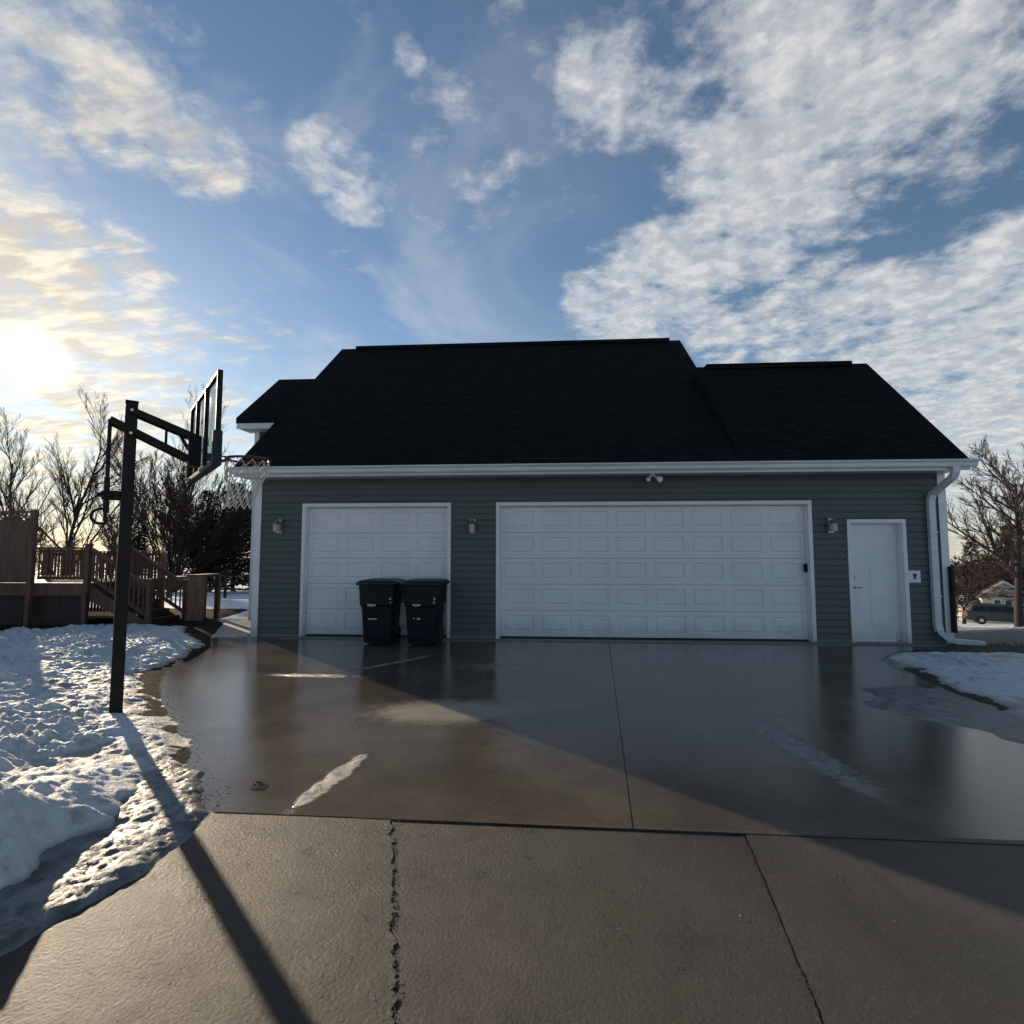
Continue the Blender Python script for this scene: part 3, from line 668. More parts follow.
# ------------------------------------------------------------------ wheeled bins
def make_bin():
    r = empty('wheelie_bin')
    b = MB(); lv = [(0.0, .245, .27), (.10, .255, .285), (.62, .285, .335), (.64, .31, .36), (.80, .315, .37), (.98, .325, .385), (1.0, .335, .395)]
    vs = []; n = 24
    for z, hx, hy in lv:
        for k in range(n):
            an = 2*pi*k/n; cx, cy = cos(an), sin(an); e = .28
            vs.append((hx*math.copysign(abs(cx)**e, cx), hy*math.copysign(abs(cy)**e, cy), z+.03))
    fs = [(i*n+k, i*n+(k+1) % n, (i+1)*n+(k+1) % n, (i+1)*n+k) for i in range(len(lv)-1) for k in range(n)]+[tuple(range(n))]
    b.add(vs, fs); b.box(-.12, .12, -.30, -.27, .02, .06)
    b.build('body', M['bin'], r, bevel=.006)
    l = MB(); vs = []; lz = [(1.015, 1.06), (1.045, 1.07), (1.085, .96), (1.105, .70), (1.11, .3)]
    for z, s_ in lz:
        for k in range(n):
            an = 2*pi*k/n; cx, cy = cos(an), sin(an); e = .3
            vs.append((.345*s_*math.copysign(abs(cx)**e, cx), .41*s_*math.copysign(abs(cy)**e, cy), z))
    fs = [(i*n+k, i*n+(k+1) % n, (i+1)*n+(k+1) % n, (i+1)*n+k) for i in range(len(lz)-1) for k in range(n)]+[tuple(range(n)), tuple(range((len(lz)-1)*n, len(lz)*n))]
    l.add(vs, fs); l.box(-.2, .2, -.44, -.40, 1.02, 1.05)
    l.build('lid', M['lid'], r, smooth=True)
    for s_ in (-1, 1):
        q = MB(); q.tube([(s_*.19, .26, .13), (s_*.25, .26, .13)], .13, 18); q.build('wheel', M['rubber'], r)
    q = MB(); q.tube([(-.22, .42, 1.0), (-.22, .46, .98), (.22, .46, .98), (.22, .42, 1.0)], .014, 8); q.build('handle', M['bin'], r)
    return r
b1 = make_bin(); b2 = copy_tree(b1)
def sticker(parent, boxes):
    for x0, x1, z0, z1 in boxes:
        m = MB()
        yy = -.272-.065*((z0-.1)/.52) if z0 < .63 else -.372
        m.box(x0, x1, yy-.016, yy-.006, z0, z1); m.build('sticker', M['label'], parent)
sticker(b1, [(-.14, -.09, .66, .70), (-.085, -.055, .655, .70), (-.05, .0, .66, .695), (-.14, .01, .43, .452), (.235, .265, .77, .80), (.24, .27, .72, .735)])
sticker(b2, [(-.12, -.085, .67, .70), (-.08, -.04, .665, .70), (-.035, .01, .67, .70), (-.13, -.10, .445, .465), (-.06, .0, .435, .465), (.24, .265, .77, .81), (.235, .26, .71, .74)])
b1.location = (-2.95, 9.42, 0); b2.location = (-2.17, 9.42, 0); b1.rotation_euler.z = .03; b2.rotation_euler.z = -.03
tag(b1, 'dark wheeled bin on the left, its lid tip overhanging the white garage door', 'bin', 'pair of wheeled bins by the garage')
tag(b2, 'dark wheeled bin with bluer lid, nearer the lantern between the garage doors', 'bin', 'pair of wheeled bins by the garage')

# ------------------------------------------------------------------ basketball hoop
px0, py0 = c2w(-3.79, 5.29); ang = radians(37.7)+YAW
hp = empty('basketball_hoop', (px0, py0, 0), ang, label='black steel basketball hoop with clear backboard standing in the snow', cat='basketball hoop')
m = MB(); m.box(-.052, .052, -.052, .052, -.05, 3.055); m.build('pole', M['pole'], hp, bevel=.008)
m = MB(); m.box(-.056, .056, -.056, .056, 3.055, 3.075); m.build('pole_cap', M['black_metal'], hp, bevel=.005)
for z in (2.97, 2.74):
    m = MB(); m.tube([(0, -.10, z), (0, .10, z)], .014, 8); m.build('bolt', M['steel'], hp)
def arm(a, b):
    m = MB()
    for s_ in (-1, 1): m.beam((a[0], s_*.066, a[1]), (b[0], s_*.066, b[1]), .022, .064)
    return m
arm((0, 2.975), (.60, 2.76)).build('upper_arm', M['pole'], hp, bevel=.003)
arm((-.17, 2.86), (.60, 2.50)).build('lower_arm', M['pole'], hp, bevel=.003)
m = MB(); m.beam((.42, 0, 2.80), (.58, 0, 2.50), .03, .03); m.beam((.30, 0, 2.88), (.30, 0, 2.62), .025, .025); m.build('brace', M['black_metal'], hp)
m = MB(); m.tube([(-.165, 0, 2.87), (-.165, 0, 2.55), (-.16, 0, 2.12), (-.16, 0, 2.0)], [.018]*4, 10); m.tube([(-.163, 0, 2.30), (-.16, 0, 1.96)], .026, 10); m.build('height_actuator', M['pole'], hp)
m = MB(); m.box(-.20, -.05, -.03, .03, 2.08, 2.17); m.box(-.24, -.10, -.045, .045, 2.11, 2.145); m.build('actuator_bracket', M['black_metal'], hp, bevel=.006)
m = MB(); lp = [(-.16, 0, 1.85)]+[(-.20+.07*cos(t_), 0, 1.92+.07*sin(t_)) for t_ in np.linspace(-pi/2+.1, -3*pi/2-.1, 14)]+[(-.16, 0, 1.99)]
m.tube(lp, .013, 8); m.beam((-.16, 0, 1.84), (-.16, 0, 2.0), .03, .03); m.build('crank_handle', M['black_metal'], hp)
# backboard: local x = depth, y = width ( +y is the far side )
bx = .64; hw = .90; zb, zt = 2.41, 3.29
m = MB(); m.box(bx+.0, bx+.012, -hw+.02, hw-.02, zb+.02, zt-.02); bo = m.build('backboard', M['acrylic'], hp)
m = MB(); fr = .035
m.box(bx-.03, bx+.016, -hw, -hw+fr, zb, zt); m.box(bx-.03, bx+.016, hw-fr, hw, zb, zt); m.box(bx-.03, bx+.016, -hw+fr, hw-fr, zt-fr, zt); m.box(bx-.03, bx+.016, -hw+fr, hw-fr, zb, zb+fr)
for yy in (-.30, .30): m.box(bx-.045, bx-.005, yy-.02, yy+.02, zb+fr, zt-fr)
m.build('frame', M['black_metal'], bo, bevel=.003)
m = MB(); sq = .22
for q in ((-.30, .30, 2.98, 3.02), (-.30, .30, 2.66, 2.69), (-.30, -.26, 2.69, 2.98), (.26, .30, 2.69, 2.98)): m.box(bx+.0125, bx+.015, *q)
m.build('target_square', M['white'], bo)
m = MB(); m.box(bx-.05, bx+.03, -hw-.02, -hw+.045, zb-.03, zb+.30); m.box(bx-.05, bx+.03, hw-.045, hw+.02, zb-.03, zb+.30); m.box(bx-.05, bx+.03, -hw+.045, hw-.045, zb-.03, zb+.02)
m.build('edge_padding', M['rubber'], bo, bevel=.01)
m = MB(); m.box(bx-.15, bx-.03, -.10, .10, 2.47, 2.78); m.build('mount_plate', M['black_metal'], hp, bevel=.005)
m = MB(); m.tube([(bx-.14, .25, 2.36), (bx-.08, .45, 2.38), (bx-.02, .7, 2.43)], [.004, .02, .01], 6); m.build('cable_guard', M['label'], hp)
rz_ = 2.60; rc_ = bx+.44; rr = .225
m = MB(); circ = [(rc_+rr*cos(t_), rr*sin(t_), rz_) for t_ in np.linspace(0, 2*pi, 37)]; m.tube(circ, .014, 8, False)
m.box(bx+.012, bx+.10, -.08, .08, rz_-.05, rz_+.02)
for s_ in (-1, 1): m.tube([(bx+.02, s_*.06, rz_-.0), (rc_-rr*.75, s_*.15, rz_-.012)], .009, 6); m.tube([(bx+.02, s_*.06, rz_-.10), (rc_-rr*.9, s_*.09, rz_-.02)], .008, 6)
for k in range(14):
    t_ = 2*pi*k/14; m.tube([(rc_+rr*cos(t_), rr*sin(t_), rz_-.008), (rc_+(rr-.004)*cos(t_), (rr-.004)*sin(t_), rz_-.032)], .005, 5)
m.prism([(rc_+(rr+.012)*cos(t_), (rr+.012)*sin(t_)) for t_ in np.linspace(0, 2*pi, 36, False)], rz_+.0, rz_+.0001, 'z') if False else None
ro = m.build('rim', M['red'], hp, smooth=False)
m = MB(); nn = 12; lev = [(rr-.004, 0), (.225, .08), (.20, .17), (.17, .26), (.145, .35), (.135, .44), (.15, .52)]
def npnt(i, k):
    r, dz = lev[i]; t_ = 2*pi*(k+(.5 if i % 2 else 0))/nn
    return (rc_-.05*(dz/.45)**1.3+r*cos(t_), r*sin(t_)+.06*(dz/.45), rz_-.02-dz)
for i in range(len(lev)-1):
    for k in range(nn):
        k2 = k if i % 2 == 0 else k+1
        a_ = npnt(i, k); 
        m.tube([a_, npnt(i+1, k if i % 2 == 0 else k)], .0048, 4); m.tube([a_, npnt(i+1, k-1 if i % 2 == 0 else k+1)], .0048, 4)
m.build('net', M['net'], ro)

# ------------------------------------------------------------------ timber deck, stairs, screen
dk = empty('deck', (0, 0, 0), label='brown timber deck with picket railing and steps going down to the right', cat='deck')
DY = 10.8; DZ = .92
m = MB()
for i in range(24): m.box(-16, -9.72, DY+.002+i*.145, DY+.14+i*.145, DZ-.04, DZ)
m.build('deck_floor', M['wood'], dk)
m = MB(); m.box(-16, -9.72, DY-.035, DY, DZ-.26, DZ+.004); m.box(-9.72, -9.685, DY-.035, DY+3.5, DZ-.26, DZ+.004); m.build('rim_joist', M['wood'], dk)
m = MB()
for i in range(60):
    x = -15.9+i*.105
    if x < -9.8: m.box(x, x+.098, DY+.05, DY+.07, 0, DZ-.262)
m.build('skirting', M['wood_dark'], dk)
for x in (-15.2, -13.6, -12.2, -10.9, -9.77):
    m = MB(); m.box(x-.045, x+.045, DY+.0, DY+.048, 0, DZ-.262); m.build('support_post', M['wood'], dk)
def rail(parent, a, b, z0a, z0b, h, n, posts=True):
    # railing from a to b (x, y), floor heights z0a z0b
    m = MB(); A = Vector((a[0], a[1], z0a)); B = Vector((b[0], b[1], z0b))
    m.beam(A+Vector((0, 0, h-.02)), B+Vector((0, 0, h-.02)), .09, .04); m.beam(A+Vector((0, 0, h-.075)), B+Vector((0, 0, h-.075)), .035, .06); m.beam(A+Vector((0, 0, .11)), B+Vector((0, 0, .11)), .035, .07)
    for i in range(n):
        q = A.lerp(B, (i+.5)/n); m.box(q.x-.016, q.x+.016, q.y-.034, q.y-.018, q.z+.08, q.z+h-.05)
    return m.build('railing', M['wood'], parent)
def post(parent, x, y, z0, z1, mat='wood', s=.05, cap=True, name='post'):
    m = MB(); m.box(x-s, x+s, y-s, y+s, z0, z1); o = m.build(name, M[mat], parent, bevel=.006)
    if cap: c = MB(); c.box(x-s-.012, x+s+.012, y-s-.012, y+s+.012, z1, z1+.03); c.build('post_cap', M['snowcap'] if cap == 'snow' else M[mat], o, bevel=.008)
rail(dk, (-10.86, DY+.03), (-9.80, DY+.03), DZ, DZ, .755, 12); post(dk, -9.74, DY+.03, DZ-.2, 1.72)
rail(dk, (-9.68, DY+.05), (-8.42, DY+.05), DZ, .16, .74, 12); post(dk, -8.36, DY+.05, 0, .98)
rail(dk, (-9.62, DY+1.08), (-8.34, DY+1.08), DZ, .12, .76, 12); post(dk, -8.28, DY+1.08, 0, .92); post(dk, -9.70, DY+1.08, DZ-.2, 1.72)
m = MB(); ns = 5
for i in range(ns):
    z = DZ-(i+1)*DZ/(ns+.0)+.0; z = DZ*(1-(i+1)/(ns+1)); x0 = -9.68+i*.26
    m.box(x0, x0+.28, DY+.10, DY+1.03, z-.035, z)
m.build('stair_tread', M['wood_dark'], dk)
m = MB()
for i in range(ns+1):
    z = DZ*(1-i/(ns+1)); x0 = -9.68+i*.26; m.box(x0, x0+.02, DY+.10, DY+1.03, max(.0, z-DZ/(ns+1)), z-.036)
m.build('stair_riser', M['wood_dark'], dk)
m = MB()
for yy in (DY+.06, DY+1.04):
    m = MB(); m.prism([(-9.68, DZ-.05), (-8.33, .06), (-8.33, 0), (-8.55, 0), (-9.68, DZ-.36)], yy-.02, yy+.02, 'y'); m.build('stringer', M['wood'], dk)
pw = empty('privacy_screen', (0, 0, 0), label='tall solid board privacy screen topped with lattice on the deck edge', cat='privacy screen')
m = MB(); i = 0; x = -15.9
while x < -11.02:
    m.box(x, x+.136, DY-.07, DY-.045, .93, 2.22); x += .139
m.build('board_panel', M['wood'], pw)
m = MB()
for k in range(0, 47):
    for sgn in (1, -1):
        x0 = -16.1+k*.11; 
        if x0+.2 > -11.02: continue
        z0, z1 = (2.25, 2.41) if sgn > 0 else (2.41, 2.25)
        yo = DY-.064 if sgn > 0 else DY-.054
        m.beam((x0, yo, z0), (x0+.16, yo, z1), .008, .022, (0, 1, 0)) if False else m.add([(x0, yo, z0), (x0+.03, yo, z0), (x0+.19, yo, z1), (x0+.16, yo, z1), (x0, yo+.008, z0), (x0+.03, yo+.008, z0), (x0+.19, yo+.008, z1), (x0+.16, yo+.008, z1)], [(0, 1, 2, 3), (7, 6, 5, 4), (0, 4, 5, 1), (1, 5, 6, 2), (2, 6, 7, 3), (3, 7, 4, 0)])
m.build('lattice', M['wood'], pw)
m = MB(); m.box(-16, -10.93, DY-.085, DY-.03, 2.41, 2.45); m.box(-16, -10.98, DY-.082, DY-.036, 2.215, 2.25); m.build('rail', M['wood'], pw)
for x in (-15.9, -13.4, -10.92): post(pw, x, DY-.09+.02, 0.0, 2.46, cap='snow' if x > -11 else True)
# picket fence behind the steps
pf = empty('picket_fence', (0, 0, 0), label='brown picket fence behind the deck steps ending in a snow capped post', cat='fence')
m = MB(); y = 12.8
m.box(-12.6, -9.6, y-.02, y+.02, 1.48, 1.55); m.box(-12.6, -9.6, y-.02, y+.02, .35, .42)
x = -12.55
while x < -9.64: m.box(x, x+.055, y-.038, y-.021, .1, 1.60); x += .085
m.build('picket_panel', M['wood'], pf)
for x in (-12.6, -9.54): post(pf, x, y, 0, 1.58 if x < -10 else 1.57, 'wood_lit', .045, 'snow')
# end screen box at the foot of the steps
es = empty('wooden_screen', (0, 0, 0), label='low cedar screen in a painted sunlit tone at the foot of the deck steps', cat='screen')
m = MB(); 
for i in range(3): m.box(-8.205+i*.095, -8.205+i*.095+.09, 11.80, 11.825, .02, 1.02)
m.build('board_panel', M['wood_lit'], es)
m = MB(); m.box(-8.22, -7.90, 11.79, 12.55, 1.02, 1.06); m.build('top_board', M['wood'], es)
m = MB()
for i in range(7): m.box(-8.22, -8.20, 11.83+i*.10, 11.92+i*.10, .02, 1.02)
m.build('side_panel', M['wood'], es)
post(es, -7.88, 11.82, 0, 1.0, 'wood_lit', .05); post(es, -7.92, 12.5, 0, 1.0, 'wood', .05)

# split rail fence far left and neighbours
fn = empty('rail_fence', (0, 0, 0), label='dark rail fence across the snowy yard behind the house', cat='fence')
for x in np.arange(-27, -7, 1.35):
    m = MB(); y = 24.; m.box(x-.05, x+.05, y-.05, y+.05, H(x, y)-.1, H(x, y)+1.05); m.build('fence_post', M['wood_dark'], fn)
m = MB()
for z in (.35, .65, .95): m.box(-27, -7.4, 23.93, 23.95, H(-15, 24)+z, H(-15, 24)+z+.07)
m.build('fence_rail', M['wood_dark'], fn)

# ------------------------------------------------------------------ trees
class Tree:
    def __init__(s, seed): s.r = random.Random(seed); s.tk = MB(); s.cr = MB()
    def branch(s, p, d, L, r, lvl, P):
        R = s.r; n = 5 if lvl < 2 else (4 if lvl < 3 else 3); pts = [p.copy()]; q = p.copy(); dd = d.copy()
        for i in range(n):
            dd = (dd+Vector((R.gauss(0, P['wob']), R.gauss(0, P['wob']), R.gauss(0, P['wob'])))+Vector(P.get('pull', (0, 0, 1)))*P['up']*(.5+lvl*.25)).normalized()
            q = q+dd*(L/n); pts.append(q.copy())
        rad = [max(r*(1-i/(n)*.72), P['rmin']) for i in range(n+1)]
        (s.tk if lvl < P['split'] else s.cr).tube(pts, rad, 7 if lvl == 0 else (5 if lvl == 1 else 3), False)
        if lvl >= P['lv']: return
        k = P['kids'][lvl]; s0 = P['start'][lvl]
        for i in range(k):
            t = s0+(1-s0)*(i+R.random()*.8)/k; t = min(t, .99); f_ = t*n; j = int(f_); b = pts[j].lerp(pts[j+1], f_-j)
            ax = (pts[j+1]-pts[j]).normalized(); az = R.random()*2*pi+i*2.4
            o1 = ax.orthogonal().normalized(); o2 = ax.cross(o1)
            an = radians(P['ang'][lvl])*R.uniform(.7, 1.25)
            nd = (ax*cos(an)+(o1*cos(az)+o2*sin(az))*sin(an)).normalized()
            LL = L*P['ratio'][lvl]*R.uniform(.7, 1.15)*(1-.45*max(0, t-s0)/(1-s0+1e-6)*P.get('taper', 1))
            s.branch(b, nd, LL, max(rad[j]*.62, P['rmin']), lvl+1, P)
BASE = dict(wob=.09, up=.06, rmin=.006, split=2, lv=4, kids=[11, 8, 7, 5], start=[.25, .25, .2, .15], ang=[42, 38, 36, 34], ratio=[.62, .55, .5, .5])
def tree(x, y, h, seed, label, group='bare trees around the house', stems=1, spread=0, crown='twig', name='bare_tree', cat='tree', sx=1.0, z=None, lean=(0, 0), **kw):
    P = dict(BASE); P.update(kw); T = Tree(seed); z = H(x, y)-.1 if z is None else z
    for i in range(stems):
        a = 2*pi*i/max(stems, 1)+T.r.random(); sp = spread*T.r.uniform(.4, 1)
        d_ = Vector((sin(sp)*cos(a)+lean[0], sin(sp)*sin(a)+lean[1], cos(sp))).normalized()
        T.branch(Vector((.1*cos(a)*(stems > 1), .1*sin(a)*(stems > 1), 0)), d_, h*.80*T.r.uniform(.85, 1.05 if stems > 1 else 1), h*P.get('thick', .018), 0, P)
    r = empty(name, (x, y, z), 0, label=label, cat=cat, group=group); r.scale = (sx, sx, 1)
    T.tk.build('trunk', M['bark'], r, smooth=True); T.cr.build('crown', M[crown], r, smooth=True)
    return r
def px(u, v, y): return at(u, v, y)[0]
D1 = dict(up=.10, wob=.07, kids=[16, 10, 8, 6], ang=[34, 30, 28, 28], start=[.10, .15, .15, .1], ratio=[.62, .5, .48, .5], thick=.011, rmin=.005)
tree(px(62, 600, 38), 38, 14.6, 1, 'tall bare tree with wide crown rising behind the privacy screen', **D1)
tree(px(2, 600, 42), 42, 15.5, 2, 'bare tree at the far left edge behind the privacy screen', **D1)
tree(px(170, 600, 42), 42, 18.5, 3, 'tall slender bare tree with upright stems behind the hoop', stems=5, spread=.26, up=.14, ang=[20, 22, 24, 26], ratio=[.42, .5, .5, .5], kids=[7, 6, 5, 4], start=[.2, .2, .2, .2], thick=.005, rmin=.005)
tree(px(118, 600, 45), 45, 13, 4, 'smaller bare tree between the two tall ones seen past the hoop pole', **D1)
SH = dict(group='shrubs behind the deck', wob=.05, ang=[14, 16, 18, 20], ratio=[.5, .5, .5, .5], kids=[9, 7, 6, 4], start=[.15, .2, .2, .2], thick=.005, rmin=.009, crown='twig_red', name='bare_bush', cat='bush')
tree(px(172, 600, 36), 36, 11.0, 5, 'dense dark bush of arching red brown twigs behind the deck steps', stems=16, spread=.70, up=.03, lean=(.34, 0), **SH)
tree(px(208, 600, 37), 37, 8.6, 6, 'bushy leafless shrub crowding the left corner of the garage', stems=13, spread=.6, up=.05, **SH)
tree(px(1019, 625, 33), 33, 11.0, 7, 'big bare maple with broad crown by the parked car', up=.07, wob=.06, kids=[18, 10, 8, 6], start=[.22, .12, .15, .1], ang=[56, 34, 32, 32], ratio=[.72, .5, .48, .5], rmin=.008, thick=.020)
tree(px(964, 618, 52), 52, 7.0, 8, 'small round crowned bare tree on the snowy bank left of the car', up=.02, kids=[12, 8, 7, 5], start=[.22, .15, .2, .1], ang=[55, 45, 40, 38], ratio=[.75, .6, .55, .5], rmin=.018, crown='twig_red', thick=.02, sx=1.2)
for i, (u, y, h) in enumerate([(948, 75, 8.5), (980, 82, 8.0), (1012, 78, 11), (1035, 70, 11)]):
    tree(px(u, 612, y), y, h, 20+i, ['brown thicket tree just right of the downspout', 'brown thicket tree above the parked car', 'tall brown tree behind the cream house', 'tall brown tree at the right edge beyond the cream house'][i], group='thicket trees beyond the lane', stems=4, spread=.5, up=.03, kids=[10, 7, 5, 4], rmin=.028, crown='twig_red', thick=.012, start=[.15, .15, .2, .1])
# conifers
def conifer(x, y, h, rad, seed, label, group='dark evergreens', dens=1.0):
    R = random.Random(seed); z = H(x, y)-.1; r = empty('evergreen_tree', (x, y, z), 0, label=label, cat='tree', group=group)
    m = MB(); m.tube([(0, 0, 0), (.02, 0, h*.5), (0, 0, h*.97)], [h*.02, h*.012, .01], 7, False); m.build('trunk', M['bark'], r)
    c = MB(); n = int(150*dens)
    for i in range(n):
        t = (i/n)**.9; zz = h*(.10+.89*t); L = rad*(1-t)**.85*R.uniform(.65, 1.12)+.12; a = i*2.4+R.uniform(-.3, .3)
        k = max(4, int(L/h*60)); dr = -.12-.25*(1-t)
        for j in range(k):
            s = (j+.6)/k; p = Vector((cos(a)*L*s, sin(a)*L*s, zz+dr*L*s+.22*L*s*s))
            for q in range(4):
                w = (.10+.16*(1-s))*h*.09*R.uniform(.7, 1.4); aa = a+R.uniform(-1.1, 1.1); dz = R.uniform(-.7, .15)
                e = p+Vector((cos(aa)*w*2.2, sin(aa)*w*2.2, dz*w*1.6)); sd = Vector((-sin(aa), cos(aa), R.uniform(-.4, .4)))*w*.38
                c.add([p-sd*.4, p+sd*.4, e+sd*.8, e+Vector((cos(aa), sin(aa), 0))*w*.6, e-sd*.8], [(0, 1, 2, 3, 4)])
    c.build('crown', M['needle'], r); return r
conifer(px(232, 600, 39), 39, 8.3, 3.4, 1, 'broad dark evergreen seen beside the left garage corner')
conifer(px(205, 600, 38), 38, 7.6, 3.2, 2, 'taller dark evergreen behind the arching bush')
conifer(px(258, 600, 34), 34, 7.4, 3.2, 3, 'dark evergreen mostly hidden behind the garage corner')
conifer(px(135, 600, 38), 38, 6.2, 2.6, 6, 'low evergreen behind the deck railing seen past the hoop pole')
conifer(px(975, 612, 66), 66, 9.6, 3.4, 4, 'pointed evergreen above the small tree beyond the lane', dens=.9)
conifer(px(1014, 612, 72), 72, 12.5, 4.6, 5, 'big dark evergreen behind the cream house', dens=.9)
conifer(px(1040, 612, 60), 60, 12, 4.2, 7, 'dark evergreen at the right edge of the view', dens=.9)
# far wood line
wl_ = MB(); R = random.Random(44)
def far_band(x0, x1, y, h, n, rmin):
    for i in range(n):
        x = R.uniform(x0, x1); yy = y+R.uniform(-6, 6); z = H(x, yy)-.2; hh = h*R.uniform(.6, 1.1)
        wl_.tube([(x, yy, z), (x+R.gauss(0, .2), yy, z+hh*.5), (x+R.gauss(0, .4), yy, z+hh*.8)], [hh*.02, hh*.012, .02], 4, False)
        for k in range(26):
            b = Vector((x, yy, z+hh*R.uniform(.2, .8))); d_ = Vector((R.gauss(0, 1), R.gauss(0, .6), R.uniform(.3, 1.6))).normalized()*hh*.3*R.uniform(.5, 1.1)
            wl_.tube([b, b+d_*.5+Vector((0, 0, .1)), b+d_], [.05, .035, .012], 3, False)
            for q in range(4):
                c_ = b+d_*R.uniform(.3, .9); e = c_+Vector((R.gauss(0, 1), R.gauss(0, .6), R.uniform(.1, 1.2))).normalized()*hh*.12
                wl_.tube([c_, e], [.025, .010], 3, False)
far_band(-75, 5, 62, 7, 90, .02); far_band(30, 150, 120, 12, 110, .03)
wl_.build('far_woods', M['twig'], label='distant leafless wood closing the view behind the yards', cat='woods', kind='stuff')

# ------------------------------------------------------------------ neighbour house and car
hx, hy = px(1004, 600, 62), 62.0; hz = H(hx, hy)
nh = empty('neighbour_house', (hx, hy, hz-.2), radians(-30), label='cream gabled house with brown roof beyond the parked car', cat='house')
gzt = at(1003, 580, 62)[2]-hz+.2     # ridge height above base
m = MB(); m.prism([(-1.8, 0), (1.8, 0), (1.8, gzt-1.55), (0, gzt-.15), (-1.8, gzt-1.55)], 0, 6, 'y'); m.prism([(-3.4, 0), (-1.8, 0), (-1.8, 1.9), (-3.4, 1.9)], 1.0, 5, 'y'); m.build('wall', M['cream'], nh)
m = MB()
for s_ in (-1, 1):
    m.prism([(0, gzt), (s_*2.3, gzt-1.78), (s_*2.3, gzt-1.93), (0, gzt-.15)], -.5, 6.3, 'y')
m.prism([(-3.6, 1.9), (-1.82, 2.5), (-1.82, 2.35), (-3.6, 1.75)], .8, 5.3, 'y')
rf = m.build('roof', M['far_roof'], nh)
m = MB()
for s_ in (-1, 1): m = MB(); m.prism([(0, gzt+.02), (s_*2.35, gzt-1.80), (s_*2.35, gzt-2.05), (0, gzt-.24)], -.54, -.505, 'y'); m.build('bargeboard', M['white'], rf)
m = MB(); m.box(-3.6, -1.83, .70, .78, 1.55, 1.92); m.build('bargeboard', M['white'], rf)
for x0 in (-.55, .35):
    m = MB(); m.box(x0-.32, x0+.32, -.04, .0, gzt-3.5, gzt-2.1); wo = m.build('window', M['white'], nh)
    m = MB(); m.box(x0-.24, x0+.24, -.06, -.041, gzt-3.42, gzt-2.18); m.build('pane', M['car_glass'], wo)
h2 = empty('neighbour_house', (px(1034, 600, 74), 74, H(76, 74)), radians(-10), label='second pale house cut by the right edge of the photo', cat='house')
m = MB(); m.box(0, 9, 0, 8, 0, 3.0); m.build('wall', M['cream'], h2)
m = MB(); m.prism([(-.6, 2.9), (4.5, 5.4), (9.6, 2.9)], -.6, 8.6, 'y'); m.build('roof', M['far_roof'], h2)

# parked SUV
cxx, cyy = px(1001, 622, 49), 49.0
car = empty('parked_car', (cxx, cyy, H(cxx, cyy)), radians(-27), label='silver grey estate car parked on the snowy bank behind the maple trunk', cat='car')
prof = [(-2.3, .32), (-2.38, .6), (-2.34, .98), (-2.18, 1.08), (-1.95, 1.58), (-1.6, 1.70), (.2, 1.70), (.55, 1.62), (1.2, 1.12), (2.15, .98), (2.35, .75), (2.35, .35)]
m = MB(); n = len(prof)
def sec(yw, k): return [(x, yw*(1 if z < 1.05 else 1-.16*(z-1.05)/.65*k), z) for x, z in prof]
vs = sec(-.93, 1)+sec(.93, 1); m.add(vs, [tuple(range(n)), tuple(range(2*n-1, n-1, -1))]+[(i, (i+1) % n, n+(i+1) % n, n+i) for i in range(n)])
m.build('body', M['car'], car, bevel=.05)
for s_ in (-1, 1):
    for (xa_, xb_, xc_, xd_) in ((-1.95, -1.78, -1.05, -1.05), (-.98, -.98, -.12, -.12), (-.05, -.05, .48, 1.05)):
        y0_, y1_ = s_*.945, s_*.80
        m = MB(); m.add([(xa_, y0_, 1.10), (xd_, y0_, 1.10), (xc_, y1_, 1.60), (xb_, y1_, 1.60), (xa_, y0_-s_*.03, 1.10), (xd_, y0_-s_*.03, 1.10), (xc_, y1_-s_*.03, 1.60), (xb_, y1_-s_*.03, 1.60)], [(0, 1, 2, 3), (7, 6, 5, 4), (0, 4, 5, 1), (1, 5, 6, 2), (2, 6, 7, 3), (3, 7, 4, 0)]); m.build('window', M['car_glass'], car)
m = MB(); m.add([(-2.20, -.75, 1.12), (-2.20, .75, 1.12), (-2.0, .68, 1.52), (-2.0, -.68, 1.52)], [(0, 1, 2, 3)]); m.build('rear_window', M['car_glass'], car)
for s_ in (-1, 1):
    m = MB(); m.box(-2.40, -2.18, s_*.70-.14, s_*.70+.14+.0, .82, 1.14); m.build('tail_light', M['tail'], car)
    for x in (-1.42, 1.45):
        m = MB(); m.tube([(x, s_*.72, .34), (x, s_*.95, .34)], .34, 20); wo = m.build('wheel', M['rubber'], car); m = MB(); m.tube([(x, s_*.94, .34), (x, s_*.965, .34)], .15, 14); m.build('hub', M['steel'], wo)
m = MB(); m.box(-2.44, -2.30, -.85, .85, .38, .62); m.build('bumper', M['rubber'], car)

# ------------------------------------------------------------------ light
sd = ray(34, 358).normalized(); AZ_ = atan2(sd.x, sd.y); EL = math.asin(sd.z)
sl = bpy.data.lights.new('sun', 'SUN'); sl.energy = 4.7; sl.angle = radians(.6); sl.color = (1, .83, .60)
so_ = bpy.data.objects.new('sun', sl); COL.objects.link(so_); ls = ray(31, 358).normalized(); so_.rotation_euler = (-ls).to_track_quat('-Z', 'Y').to_euler()

